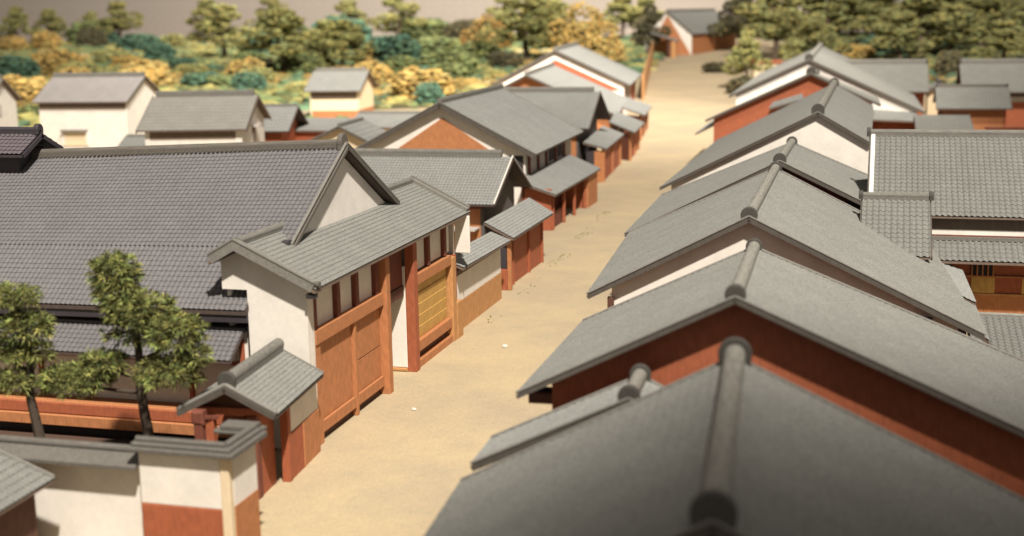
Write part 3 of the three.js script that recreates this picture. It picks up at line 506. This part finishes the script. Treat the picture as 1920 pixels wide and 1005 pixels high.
// three street stalls one behind the other
function stall(label, a, b, c, d, opts = {}) {
  const o = V((c[0] + d[0]) / 2, 0, (c[2] + d[2]) / 2), t = thing('street_stall', label, 'stall', [o.x, 0, o.z]), L = p => V(p[0] - o.x, p[1], p[2] - o.z);
  leanTo(t, 'roof', L(a), L(b), L(c), L(d), { tile: { col: 0.2, row: 0.25 } });
  const w = (p, k) => p.clone().lerp(p === D ? A : B, k), A = L(a), B = L(b), C = L(c), D = L(d);
  const q0 = w(D, 0.22), q1 = C.clone().lerp(B, 0.22); q0.y = q1.y = d[1] - 0.05;
  part('front_wall', bar(q0.clone().lerp(q1, 0.06), q0.clone().lerp(q1, opts.cut ?? 0.94), 0.15, d[1] - 0.06), opts.m ?? M.red, t);
  for (const k of [0.04, 0.5, 0.96]) { const p = q0.clone().lerp(q1, k); post(t, p.x + 0.1, p.z, 0, d[1] - 0.05, 0.18, M.wood); }
  const s0 = q0.clone(), s1 = A.clone().lerp(D, 0.1); s0.z -= 0.4; s1.z -= 0.4; s0.y = s1.y = d[1] - 0.1; part('side_wall', bar(s0, s1, 0.12, d[1] - 0.1), opts.side ?? M.wood, t);
  if (opts.sign) { const p0 = s0.clone().add(V(-0.1, 0.06, 0.12)), p1 = s1.clone().add(V(0, 0.06, 0.12)); part('side_board', bar(p0.lerp(p1, 0.1), p1, 0.06, 1.1), M.black, t); }
}
stall('nearest of the street stalls, with a dark board at its side', [-19.3, 2.9, -88.3], [-20.6, 2.9, -101.5], [-18.8, 2.3, -101], [-18, 2.3, -90], { sign: true });
stall('middle one of the street stalls, with a pale lean-to roof', [-20.8, 2.9, -105], [-22.4, 2.9, -116.5], [-19.0, 2.3, -111.5], [-18.2, 2.3, -102.2], { side: M.redDark });
stall('farthest of the street stalls, near the last house on the left', [-22.7, 2.95, -120.5], [-24.3, 2.95, -133], [-21.5, 2.35, -130.6], [-20.2, 2.35, -118.8], { m: M.redDark, side: M.redDark });
{
  const t = thing('street_fence', 'long orange board fence along the far left side of the street', 'fence', [-28.3, 0, -165]);
  const ang = Math.atan2(-10.9, -74); const n = 12; for (let i = 0; i < n; i++) { const z0 = -i * 6.2, x0 = -10.9 * i * 6.2 / 74, x1 = -10.9 * (i + 1) * 6.2 / 74, y = land(0, -165 + z0) - 0.2, yb = land(0, -171.2 + z0) - 0.2;
    part('fence_panel', bar(V(x0, y + 3.3, z0), V(x1 * 0.999, yb + 3.3, z0 - 6.15), 0.25, 3.3), M.woodLight, t); }
}

// ---------------------------------------------------------------- storehouses and small roofs on the left behind the great roof
const STORE = { name: 'storehouse', category: 'storehouse' };
function hood(h, x, z0, z1, y, m = M.plaster) { part('window_hood', box(x - 0.55, x - 0.002, y, y + 0.16, z0 - 0.2, z1 + 0.2), M.vergeGrey, h); part('window', box(x - 0.12, x - 0.003, y - 1.3, y - 0.01, z0, z1), M.cream, h); part('window_frame', [box(x - 0.18, x - 0.004, y - 1.3, y - 0.01, z0 - 0.22, z0 - 0.01), box(x - 0.18, x - 0.004, y - 1.3, y - 0.01, z1 + 0.01, z1 + 0.22)], m, h); }
house({ ...STORE, label: 'white storehouse with a plain pale roof, farthest left but one', pos: [-70, 0, -109.5], turn: 96 * D2R, H: 6.5, xl: -4.2, hl: 4.4, xr: 4, hr: 4.4, zf: 4.6, zb: -4.6, tile: farTile, tileMat: mat('roof_tile_lilac', 0.36, 0.335, 0.325, { map: texTile }), ridge: { r: 0.15, stack: 0.22, mat: M.ridge, end: false, trim: 0.1 }, front: [[0, 99, M.plaster]], oe: 0.5, ins: 0.35, soffit: M.soffit,
  extra: (h, k) => { hood(h, k.wl, -1.9, 0.2, 1.75); part('eave_band', box(k.wl - 0.06, k.wl - 0.003, 3.75, 4.35, -4.2, 4.2), M.soffit, h); } });
house({ ...STORE, label: 'white storehouse with a long ribbed roof and a small hooded gable window', pos: [-48.3, 0, -89.3], turn: 104 * D2R, H: 6, xl: -4.6, hl: 3.85, xr: 4.2, hr: 4, zf: 4.0, zb: -3.9, tile: { ...farTile, col: 0.25 }, tileMat: mat('roof_tile_warm', 0.345, 0.33, 0.3, { map: texTile }), ridge: { r: 0.16, stack: 0.25, mat: M.ridge, end: false, trim: 0.3 }, front: [[0, 99, M.plaster]], oe: 0.55, ins: 0.45, vergeBoard: 0.2, vergeMat: M.soffit,
  extra: (h, k) => { part('eave_band', box(k.wl - 0.06, k.wl - 0.003, 3.2, 3.75, -3.1, 3.1), M.soffit, h); part('gable_window', box(-0.5, 0.1, 2.6, 3.7, k.zF + 0.01, k.zF + 0.1), M.soffit, h); part('window_hood', box(-0.9, 0.5, 3.75, 3.9, k.zF + 0.01, k.zF + 0.6), M.plasterGrey, h); } });
house({ ...STORE, label: 'pale storehouse with an orange foot and overhanging roof, standing alone by the hillside', pos: [-59.2, 0.45, -142], turn: 97 * D2R, H: 5, xl: -4.2, hl: 2.95, xr: 4, hr: 2.9, zf: 3.2, zb: -3.3, tile: farTile, tileMat: M.tilePale, ridge: { r: 0.16, stack: 0.2, end: false, trim: 0.3 }, front: [[0, 0.8, M.wood], [0.8, 99, M.cream]], left: [[-0.3, 0.75, M.wood], [0.75, 2.0, M.cream], [2.0, 99, M.soffit]], oe: 0.7, ins: 0.45 });
house({ ...STORE, label: 'white storehouse gable cut by the left edge of the picture, with a small window', pos: [-78.2, 0, -105], turn: 100 * D2R, H: 6.6, xl: -3.4, hl: 4.4, xr: 3.4, hr: 4.4, zf: 1.0, zb: -6, tile: farTile, ridge: { r: 0.15, stack: 0.2, end: false }, front: [[0, 99, M.plaster]], oe: 0.4, ins: 0.4, vergeMat: M.soffit,
  extra: (h, k) => { part('gable_window', box(-0.9, -0.2, 3.2, 4.3, k.zF + 0.01, k.zF + 0.1), M.plasterGrey, h); } });
house({ label: 'small house with a red gable beside the ribbed storehouse', name: 'small_house', pos: [-47.8, 0, -99.6], turn: 98 * D2R, H: 4.5, xl: -3, hl: 2.7, xr: 3, hr: 2.7, zf: 2.2, zb: -3, tile: farTile, tileMat: M.tilePale, ridge: { r: 0.13, stack: 0.06, end: false }, front: [[0, 99, M.red]], ins: 0.8, soffit: M.soffitDark, vergeMat: M.soffitDark });
house({ label: 'low house with a flat pale roof and red wall behind the small red gable', name: 'small_house', pos: [-44.6, 0, -104], turn: 92 * D2R, H: 3.2, xl: -2.8, hl: 2.35, xr: 2.5, hr: 2.35, zf: 2.6, zb: -3, tile: farTile, tileMat: M.tilePale, ridge: { type: 'none' }, front: [[0, 99, M.red]], oe: 0.4 });
house({ label: 'small gabled roof facing us between the great ridge and the orange gable', name: 'small_house', pos: [-36.9, 0, -89.5], turn: 5 * D2R, H: 4, xl: -3.6, hl: 2.3, xr: 3.2, hr: 2.4, zf: 2.6, zb: -3.4, tile: farTile, tileMat: M.tilePale, ridge: { r: 0.14, stack: 0.08, end: false }, front: [[0, 99, M.cream]], ins: 0.5 });
house({ label: 'long low house with a cream wall left of the orange gable verge', name: 'small_house', pos: [-41.2, 0, -110.5], turn: 90 * D2R, H: 3.1, xl: -3, hl: 2.1, xr: 3, hr: 2.1, zf: 4.4, zb: -3.4, tile: farTile, tileMat: M.tilePale, ridge: { r: 0.14, stack: 0.06, end: false }, front: [[0, 99, M.cream]], oe: 0.6 });
house({ label: 'little pale roof at the foot of the white storehouses', name: 'small_house', pos: [-58.2, 0, -98], turn: 96 * D2R, H: 2.1, xl: -1.8, hl: 1.3, xr: 1.8, hr: 1.3, zf: 2.2, zb: -2.2, tile: farTile, tileMat: M.tilePale, ridge: { r: 0.12, stack: 0.05, end: false }, front: [[0, 99, M.plaster]], oe: 0.4 });

// ---------------------------------------------------------------- far end of the street
house({ label: 'dim far house with orange wall and white strip, top end of street', pos: [-35.5, 3.2, -262], turn: -13.5 * D2R, H: 8.2, xl: -5.2, hl: 4.3, xr: 5.3, hr: 3.9, zf: 12.4, zb: -13, tile: farTile, tileMat: M.tile, ridge: { r: 0.2, stack: 0.12, end: false }, front: [[0, 99, M.plaster]], inner: { side: 0.05, drop: 0.7, mat: M.wood, y0: 0.1 }, right: [[0, 99, M.wood]], ins: 0.4, oe: 0.5 });
{
  const t = thing('far_porch', 'small orange porch with a grey lean-to roof at the top left end of the street', 'porch', [-38, 3.1, -242]);
  leanTo(t, 'roof', V(-2.4, 4.5, 0), V(-2.4, 4.5, -5), V(2.6, 2.9, -5), V(2.6, 2.9, 0), { tile: { col: 0.4, row: 0.5 } }); part('post', box(1.6, 2.5, -0.6, 2.95, -0.9, -0.1), M.woodLight, t); part('back_wall', box(-2.3, 2, -0.6, 3.0, -5, -4.6), M.wood, t); part('post', box(0.9, 1.4, -0.6, 3.1, -1.2, -0.6), M.brown, t);
}
{
  const t = thing('hut', 'little hut with a cream wall and red roof under the pines right of the street', 'hut', [-15.2, 1.4, -190], 10 * D2R);
  part('wall', box(-1.75, 1.75, -0.5, 2.6, -1.5, 1.5), M.cream, t); part('roof', slab(V(-2.1, 3.2, 1.7), V(2.1, 3.2, 1.7), V(2.1, 2.7, -1.9), V(-2.1, 2.7, -1.9), 0.5), M.red, t);
}

// ---------------------------------------------------------------- foliage
function bag() { return { pos: [], nor: [], col: [] }; }
function bagGeo(b) { const g = new THREE.BufferGeometry(); g.setAttribute('position', new THREE.Float32BufferAttribute(b.pos, 3)); g.setAttribute('color', new THREE.Float32BufferAttribute(b.col, 3)); g.computeVertexNormals(); return g; }
const ICO = (() => { const g = new THREE.IcosahedronGeometry(1, 0); return g.attributes.position.array; })();
function chunk(b, x, y, z, r, c) {                                // one crumb of foam, twenty crooked faces
  const key = {}, sx = rr(0.7, 1.3), sy = rr(0.6, 1.1), sz = rr(0.7, 1.3), ca = Math.cos(rr(0, 6.3)), sa = Math.sqrt(1 - ca * ca);
  for (let i = 0; i < ICO.length; i += 3) {
    const k = ICO[i].toFixed(2) + ICO[i + 1].toFixed(2) + ICO[i + 2].toFixed(2), j = key[k] ??= rr(0.65, 1.35);
    const X = ICO[i] * sx * j * r, Z = ICO[i + 2] * sz * j * r; b.pos.push(x + X * ca - Z * sa, y + ICO[i + 1] * sy * j * r, z + X * sa + Z * ca); b.col.push(c[0], c[1], c[2]);
  }
}
function foam(b, cx, cy, cz, rx, ry, rz, n, size, dark = 0.55) {   // crumbs through the outer shell of a lumpy ellipsoid
  const lump = [0, 1, 2, 3, 4].map(() => [rr(-1, 1), rr(-0.4, 1), rr(-1, 1), rr(0.1, 0.35)]);
  for (let i = 0; i < n; i++) {
    let x = rr(-1, 1), y = rr(-1, 1), z = rr(-1, 1); const l = Math.hypot(x, y, z) || 1; x /= l; y /= l; z /= l;
    let k = 0.62 + 0.38 * Math.sqrt(rnd()); for (const [a, c, d, w] of lump) k += w * Math.max(0, x * a + y * c + z * d - 0.45);
    const v = rr(dark, 1.35), h = rr(0.85, 1.15); chunk(b, cx + x * rx * k * 0.92, cy + y * ry * k * 0.92, cz + z * rz * k * 0.92, size * rr(0.5, 1.3), [v * h, v, v / h]);
  }
}
const limb = (pts, r0, r1) => { const c = new THREE.CatmullRomCurve3(pts), n = 10, g = new THREE.TubeGeometry(c, n, 1, 7, false), p = g.attributes.position; for (let i = 0; i <= n; i++) { const ctr = c.getPointAt(i / n), r = r0 + (r1 - r0) * i / n; for (let k = 0; k <= 7; k++) { const q = i * 8 + k; p.setXYZ(q, ctr.x + (p.getX(q) - ctr.x) * r, ctr.y + (p.getY(q) - ctr.y) * r, ctr.z + (p.getZ(q) - ctr.z) * r); } } g.computeVertexNormals(); return g; };

// which one it is: its place among its kind from left to right as the visitor sees it, and the landmark it stands over
const ORD = ['first', 'second', 'third', 'fourth', 'fifth', 'sixth', 'seventh', 'eighth', 'ninth', 'tenth', 'eleventh', 'twelfth', 'thirteenth', 'fourteenth', 'fifteenth', 'sixteenth', 'seventeenth', 'eighteenth', 'nineteenth', 'twentieth'];
const bearing = (x, z) => Math.atan2(x, -z);
const MARKS = [[-0.62, 'above the storehouse at the left edge'], [-0.55, 'above the plain white storehouse'], [-0.475, 'above the ribbed storehouse roof'], [-0.425, 'above the small red gable'], [-0.365, 'above the lone pale storehouse'], [-0.3, 'above the orange gable'], [-0.215, 'above the last left houses'], [-0.12, 'near the top end of the street'], [-0.03, 'behind the last right house'], [0.03, 'above the far level roof'], [9, 'above the right-edge roofs']];
function placedLabels(kind, places) { const order = places.map((p, i) => [bearing(p[0], p[1]), i]).sort((a, b) => a[0] - b[0]), out = []; order.forEach(([b, i], k) => { out[i] = `${ORD[k]} ${kind} from left, ${MARKS.find(m => b < m[0])[1]}`; }); return out; }

// shrubs of foam on the hillside: [x, z, width, height] in house metres
function shrubs(name, label, group, m, places, variants = 3) {
  const shapes = []; for (let i = 0; i < variants; i++) { const b = bag(); foam(b, 0, 0.42, 0, 0.5, 0.5, 0.5, 420, 0.058); shapes.push(bagGeo(b)); }
  const core = new THREE.IcosahedronGeometry(0.4, 1); core.translate(0, 0.36, 0);
  core.setAttribute('color', new THREE.BufferAttribute(new Float32Array(core.attributes.position.count * 3).fill(0.45), 3));
  const protos = shapes.map(s => mergeGeometries([s, (() => { const c = core.clone(); c.deleteAttribute('uv'); return c; })()]));
  const labels = placedLabels(label, places);
  places.forEach(([x, z, w, h], i) => {
    const t = thing(name, labels[i], 'shrub', [x, land(x, z) - 0.15 * h, z], rr(0, 6.28), group); const o = part('foliage', protos[i % variants], m, t);
    o.scale.set(w, h * 1.1, w * rr(0.85, 1.1));
  });
}
shrubs('shrub', 'teal-green foam shrub', 'teal-green shrubs on the hillside', F.teal, [[-88,-176,5,3.5],[-128,-262,8,6],[-62,-178,5,4],[-144.2,-199.7,8.5,5],[-198.8,-314.4,7.8,5.4],[-138.5,-238.6,6.7,4.7],[-161.9,-270.4,9.6,5.4],[-99,-182.6,6.3,3],[-112.2,-269.2,13,8.6],[-79.4,-216.4,9.5,7.5],[-54.3,-158.3,3.2,3.4],[-51.2,-299.6,3,3.4],[-38.4,-218.2,2,2],[-0.1,-243.8,6.1,4.3],[21.4,-314.9,14.1,7],[-96.4,-253.7,6.6,4.9],[-120.4,-215.5,5,3.2],[-70,-206,6,4]]);
shrubs('autumn_shrub', 'ochre-yellow foam shrub', 'ochre-yellow shrubs among the greenery', F.ochre, [[-97,-193,6,4.5],[-72,-185,6,4.5],[-122,-184,6,4],[-194.8,-283.5,7.7,5.6],[-201.7,-280.1,7,4.7],[-142,-208.5,7.7,5.6],[-107,-150,8,5],[-105.2,-177.4,8.8,5.5],[-102,-168,5,5],[-58.9,-167.3,8.3,4.6],[-56.9,-180.2,2,2],[-4,-233.8,7.6,3.2],[-84.5,-216.7,5.6,4.5],[-82.5,-197.5,5.2,2.6],[-136.4,-222.3,5.3,3.2]]);
shrubs('green_shrub', 'mid-green foam shrub', 'mid-green shrubs in the planting', F.green, [[-94.5,-180.8,5.4,2.8],[-66,-201.7,10.3,5.2],[-69.9,-232.6,7.9,4.4],[-94.7,-208.3,7.4,4.6],[-109.7,-220.5,6,4],[-20.3,-216.8,4.9,3.9],[-83,-289,8.5,4.9],[-96.3,-143.5,4.2,2.4],[-96.9,-136.7,4.1,2],[-83.4,-162.5,3.7,1.9],[-82,-244.5,9.4,5.2],[-9.5,-236.9,5.8,3.8],[-20,-300,10,7],[-205,-318,12,8],[-150,-318,14,7],[-110,-318,16,7],[-62,-190,6,4],[-73,-200,6,4]]);
shrubs('lime_shrub', 'yellow-green foam shrub', 'yellow-green shrubs in the meadow', F.lime, [[-131.1,-199.3,7.7,3.9],[-149.2,-239.4,8,3.4],[-92.8,-188.1,5.9,3.1],[-93.2,-213.9,5.7,3.4],[22.4,-236,4.4,3.1],[-162.2,-287.3,8,4],[-79.6,-174.7,4.7,1.9],[-74.9,-187.6,4.9,2.1],[-50.6,-196.3,4.1,2.5],[-14.9,-237.6,4.8,3.3],[-50.4,-162.7,2.8,1.5],[-120,-196,9,3],[-112,-203,7,3]]);
shrubs('dark_shrub', 'dark brown-green shrub', 'dark brown-green shrubs', F.dark, [[-193,-300,8,6],[9.6,-194,4.7,4.5],[-60.6,-217.3,6.4,3.7],[-99.3,-208.6,5.6,3.4],[-6.5,-203.9,5,2.5],[-17,-174.1,4,2.6],[-24.2,-209.6,5.1,1.9],[-95,-310,14,6],[-44,-270,9,8],[-30,-318,16,6],[-160,-312,7,4]]);
{ // the big ochre tree by the last houses
  const t = thing('autumn_tree', 'large round ochre-gold tree behind the farthest left house', 'tree', [-42.5, land(0, -196) + 0.6, -196]);
  const b = bag(); for (const [x, y, z, r] of [[0, 6, 0, 3.4], [-3, 4.6, 1, 3], [3, 4.4, 0, 3], [1.5, 2.6, 2, 2.8], [-1.6, 2.6, 2.2, 2.6], [4.6, 2.4, 0.5, 2.2], [0, 4.2, 2.2, 2.8]]) foam(b, x * 0.92, y * 1.15 + 0.8, z, r * 0.95, r * 0.85, r * 0.95, 330, 0.27);
  part('crown', bagGeo(b), F.ochre, t); part('trunk', limb([V(0, -0.5, 0), V(0.2, 2, 0), V(0, 5, 0)], 0.5, 0.2), M.bark, t);
  const t2 = thing('brown_tree', 'brown-ochre bushy tree on the back slope above the left houses', 'tree', [-75, land(0, -255), -255]);
  const b2 = bag(); for (const [x, y, z, r] of [[0, 5, 0, 3.4], [-3, 3.2, 0, 2.8], [3, 3.4, 0, 2.8], [0, 2, 1.5, 3]]) foam(b2, x, y, z, r, r * 0.9, r, 240, 0.32);
  part('crown', bagGeo(b2), mat('brown_foam', 0.3, 0.19, 0.055, { vertexColors: true, roughness: 1 }), t2); part('trunk', limb([V(0, -0.5, 0), V(0.2, 2, 0), V(0, 4, 0)], 0.5, 0.2), M.bark, t2);
}
// model pines of the background: bent trunk and flat pads
{
  const kinds = [];
  for (let k = 0; k < 5; k++) {
    const b = bag(), trunk = [V(0, -0.03, 0), V(rr(-0.05, 0.05), 0.25, 0), V(rr(-0.1, 0.1), 0.55, rr(-0.05, 0.05)), V(rr(-0.06, 0.06), 0.9, 0)], c = new THREE.CatmullRomCurve3(trunk), wood = [limb(trunk, 0.034, 0.012)];
    const n = 7 + k % 3;
    for (let i = 0; i < n; i++) {
      const f = 0.38 + 0.6 * i / (n - 1), p = c.getPoint(Math.min(1, f)), a = i * 2.4 + k, reach = (1.15 - f) * rr(0.3, 0.55), q = V(p.x + Math.cos(a) * reach, p.y + 0.04, p.z + Math.sin(a) * reach);
      if (i === n - 1) q.set(p.x, 0.95, p.z); wood.push(limb([p, p.clone().lerp(q, 0.5).add(V(0, 0.02, 0)), q], 0.014, 0.006));
      const r = rr(0.13, 0.2) * (1.25 - f * 0.4); foam(b, q.x, q.y + 0.02, q.z, r * 1.15, r * 0.62, r * 1.15, 170, 0.024, 0.4);
    }
    kinds.push([bagGeo(b), mergeGeometries(wood)]);
  }
  const group = 'background pines', put = (x, z, w, h, i, label, grp = group, m = F.pine, lift = 0) => { const t = thing('pine_tree', label, 'tree', [x, land(x, z) + lift, z], rr(0, 6.28), grp); const a = part('crown', kinds[i % 5][0], m, t), c = part('trunk', kinds[i % 5][1], M.barkPale, t); a.scale.set(w * 1.2, h * 0.95, w * 1.2); c.scale.set(w * 1.2, h * 0.95, w * 1.2); };
  const LB = 'olive pine of the back slope', RB = 'dim olive grove pine';
  [[-128.3,-246.2,14.6,12.6],[-96.7,-206.2,13.8,12.5],[-89,-214,11,10],[-60.6,-231.8,16.5,13.1],[-196,-318,13,13],[-170,-318,13,13],[-217,-318,10,11],[-226,-316,10,12],[-150,-314,12,13],[-70,-290,14,13],[-110,-300,13,14],[-206.6,-322,8,10],[-66,-268,12,10],[-85,-305,13,12],[-106.4,-246.9,9.8,8.7],[-52,-306,12,11],[-130,-318,12,12],[-58,-310,13,12]].forEach((p, i, all) => put(p[0], p[1], p[2], p[3] * 0.88, i, placedLabels(LB, all)[i], 'pines on the back slope at left'));
  const pineDark = mat('pine_foam_dim', 0.275, 0.268, 0.1, { vertexColors: true, roughness: 1 });
  [[-17.5,-235.2,14.3,12.4],[6.8,-232.7,16,11.8],[-8.4,-258,15.7,12.5],[-0.8,-295,16.7,13.1],[17.9,-254.2,15.5,11.9],[25.9,-278.2,13.6,12.4],[-16.6,-299,15.8,12.1],[16.8,-310,16,12.7],[3.6,-223.8,10,8.2],[18.5,-217.3,8.8,7.1],[12,-285,15,12],[-10,-225,9,8],[28,-240,12,10],[0,-262,14,11],[12,-238,11,9],[-24,-262,12,13],[22,-300,15,13],[-6,-310,15,13],[8,-262,13,10],[30,-262,13,12]].forEach((p, i, all) => put(...p, i, placedLabels(RB, all)[i], 'pines of the grove at upper right', pineDark));
  put(-17.0, -182.1, 5.5, 7.6, 2, 'leaning pine beside the street in front of the hut, its shadow on the sand', null, F.pine);
  put(-25.9, -258, 9, 12, 1, 'dark tall pine at the top of the street, right of the far house', null, F.dark); put(-41, -246, 6.5, 9, 3, 'dark round-headed pine left of the far house roof', null, F.dark);
}
{ // low ground cover that nobody could count
  const b = bag(); for (let i = 0; i < 7; i++) chunk(b, rr(-0.5, 0.5), rr(0, 0.18), rr(-0.5, 0.5), rr(0.2, 0.4), (v => [v, v, v])(rr(0.6, 1.3)));
  const g = bagGeo(b), N = 20000, im = new THREE.InstancedMesh(g, mat('ground_foam', 1, 1, 1, { vertexColors: true, roughness: 1 }), N), m4 = new THREE.Matrix4(), q = new THREE.Quaternion(), C = new THREE.Color();
  const cols = [[0.42, 0.37, 0.13], [0.25, 0.25, 0.1], [0.17, 0.22, 0.09], [0.38, 0.35, 0.12], [0.12, 0.2, 0.11], [0.42, 0.29, 0.09], [0.5, 0.42, 0.2]], patch = noiseGrid(128, 9);
  let n = 0; while (n < N) {
    const right = rnd() < 0.3, z = right ? rr(-150, -325) : rr(-118, -325), x = right ? rr(-14 - (z + 150) * 0.02, 45) : rr(-60 + z * 0.62, -28 + (z + 118) * 0.09);
    if (!right && z > -150 && x > -58) continue; if (right && z > -185 && x < 20) continue; if (!right && z > -172 && x > -90 && rnd() < 0.75) continue;
    const s = rr(0.7, 1.8) * (rnd() < 0.3 ? 1.9 : 1), w = patch[(Math.floor(Math.abs(x) * 1.3) % 128) * 128 + Math.floor(Math.abs(z) * 0.9) % 128]; q.setFromAxisAngle(V(0, 1, 0), rr(0, 6.28));
    m4.compose(V(x, land(x, z) - 0.1, z), q, V(s, s * rr(0.5, 1), s)); im.setMatrixAt(n, m4); const c = cols[Math.min(6, Math.floor((w * 0.7 + rnd() * 0.3) * 7))], v = right ? 0.62 : 1; im.setColorAt(n, C.setRGB(c[0] * v, c[1] * v, c[2] * v)); n++;
  }
  im.name = 'ground_cover'; im.userData = { label: 'yellow-green turf and foam ground cover over the hillside', category: 'ground cover', kind: 'stuff' }; im.castShadow = im.receiveShadow = true; scene.add(im);
}
// the two yard pines in front of the great house: bundles of moss strands on bent limbs
function strands(b, cx, cy, cz, rx, ry, rz, n, len) {
  for (let i = 0; i < n; i++) {
    let x = rr(-1, 1), y = rr(-0.7, 1), z = rr(-1, 1); const l = Math.hypot(x, y, z) || 1; x /= l; y /= l; z /= l; const k = Math.sqrt(rr(0.1, 1));
    const p = V(cx + x * rx * k, cy + y * ry * k, cz + z * rz * k), v = 0.16 + 1.5 * rnd() * rnd() + 0.25 * rnd(), h = rr(0.85, 1.25), c = [v * h, v, v * 0.9];
    for (let s = 0; s < 9; s++) {
      const d = V(x + rr(-1, 1), y * 0.6 + rr(-0.3, 0.9), z + rr(-1, 1)).normalize(), L = len * rr(0.6, 1.2), w = rr(0.009, 0.02), side = d.clone().cross(V(rr(-1, 1), rr(-1, 1), rr(-1, 1))).normalize().multiplyScalar(w);
      const m = p.clone().addScaledVector(d, L * 0.5), e = p.clone().addScaledVector(d, L).add(V(0, -L * 0.22, 0)); 
      for (const t of [[p, m.clone().add(side), m.clone().sub(side)], [m.clone().add(side), e, m.clone().sub(side)]]) for (const u of t) { b.pos.push(u.x, u.y, u.z); b.col.push(...c); }
    }
  }
}
function yardPine(label, at, trunk, pads) {
  const t = thing('yard_pine', label, 'tree', at), c = new THREE.CatmullRomCurve3(trunk), wood = [limb(trunk, 0.17, 0.06)];
  for (const [x, y, z, rx, ry, n, f] of pads) { const b = bag(); strands(b, x, y, z, rx, ry, rx * 0.9, n, 0.24); part('foliage_pad', bagGeo(b), F.needle, t); const p = c.getPoint(f); wood.push(limb([p, p.clone().lerp(V(x, y, z), 0.5).add(V(0, -0.08, 0)), V(x, y, z)], 0.06, 0.025)); for (let k = 0; k < 6; k++) wood.push(limb([V(x, y - 0.05, z), V(x + rr(-0.5, 0.5) * rx, y - 0.02, z + rr(-0.5, 0.5) * rx), V(x + rr(-1, 1) * rx, y + rr(-0.1, 0.3) * ry, z + rr(-1, 1) * rx)], 0.022, 0.01)); }
  part('trunk', wood, M.bark, t);
}
yardPine('taller yard pine with stacked moss tufts, right of the pair before the great house', [-17.4, 0, -28.2], [V(0.05, 0, 0), V(0.0, 1.6, 0), V(-0.12, 2.6, 0), V(-0.15, 3.6, -0.1), V(-0.3, 5.4, 0)],
  [[-0.6, 5.62, 0, 0.58, 0.5, 330, 1], [-0.5, 5.05, 0.1, 0.55, 0.36, 210, 0.85], [0.05, 4.72, 0, 0.85, 0.45, 380, 0.8], [1.05, 4.2, 0.1, 0.72, 0.46, 320, 0.7], [0.85, 3.25, 0.2, 0.85, 0.36, 330, 0.5], [-1.7, 2.95, 0.4, 0.95, 0.36, 420, 0.5], [-0.3, 4.1, -0.3, 0.85, 0.34, 200, 0.7], [-1.0, 3.35, 0.2, 0.6, 0.3, 200, 0.6], [1.4, 3.65, 0, 0.4, 0.3, 110, 0.6]]);
yardPine('shorter yard pine at the left edge with a leaning trunk and tufted crown', [-20.0, 0, -27.4], [V(0.15, 0, 0), V(0.0, 1.7, 0), V(-0.15, 2.6, 0), V(-0.05, 3.4, 0), V(-0.3, 5.0, 0)],
  [[-0.1, 4.35, 0, 0.62, 0.38, 280, 0.8], [-0.5, 5.1, 0, 0.75, 0.26, 260, 1], [-0.75, 3.7, 0.1, 0.6, 0.3, 200, 0.7], [-0.45, 3.0, 0.2, 0.45, 0.3, 140, 0.6], [0.2, 3.75, 0, 0.35, 0.25, 90, 0.7]]);

{ // weeds and pebbles along the foot of the walls
  const b = bag(); for (let i = 0; i < 360; i++) { const z = -46.5 - Math.pow(rnd(), 0.8) * 34, x = -14.35 - Math.max(0, -z - 52) * 0.045 + Math.pow(rnd(), 2.2) * 0.5 + 0.12 * Math.sin(z * 1.7); if (Math.sin(z * 0.9) + Math.sin(z * 2.3) * 0.7 < rnd() * 0.9 - 0.2) continue; const v = rr(0.5, 1.1); chunk(b, x, 0.012, z, rr(0.012, 0.042), [v * 1.1, v, v * 0.8]); }
  const o = part('weeds', bagGeo(b), F.green, scene, 'stuff'); o.userData.label = 'sparse dark green crumbs of weeds along the foot of the street walls'; o.userData.category = 'weeds';
  for (const [x, z, s, label] of [[-12.55, -44.1, 0.1, 'white pebble on the sand near the yellow door'], [-13.2, -36.2, 0.075, 'small white pebble on the sand before the near gate panels']]) { const g = new THREE.DodecahedronGeometry(s, 0); g.scale(1.2, 0.6, 0.9); const m = part('pebble', g, M.stone, scene); m.name = numbered('pebble'); m.position.set(x, s * 0.45, z); m.rotation.y = x; m.userData = { label, category: 'pebble' }; }
}

// ---------------------------------------------------------------- to model size, then draw
{
  const done = new Set();
  scene.add(camera);
  scene.traverse(o => {
    o.position.multiplyScalar(UNIT);
    if (o.geometry && !done.has(o.geometry)) { done.add(o.geometry); o.geometry.scale(UNIT, UNIT, UNIT); }
    if (o.isInstancedMesh) { const a = o.instanceMatrix.array; for (let i = 0; i < a.length; i += 16) for (let k = 12; k < 15; k++) a[i + k] *= UNIT; o.instanceMatrix.needsUpdate = true; }
  });
}
renderer.render(scene, camera);
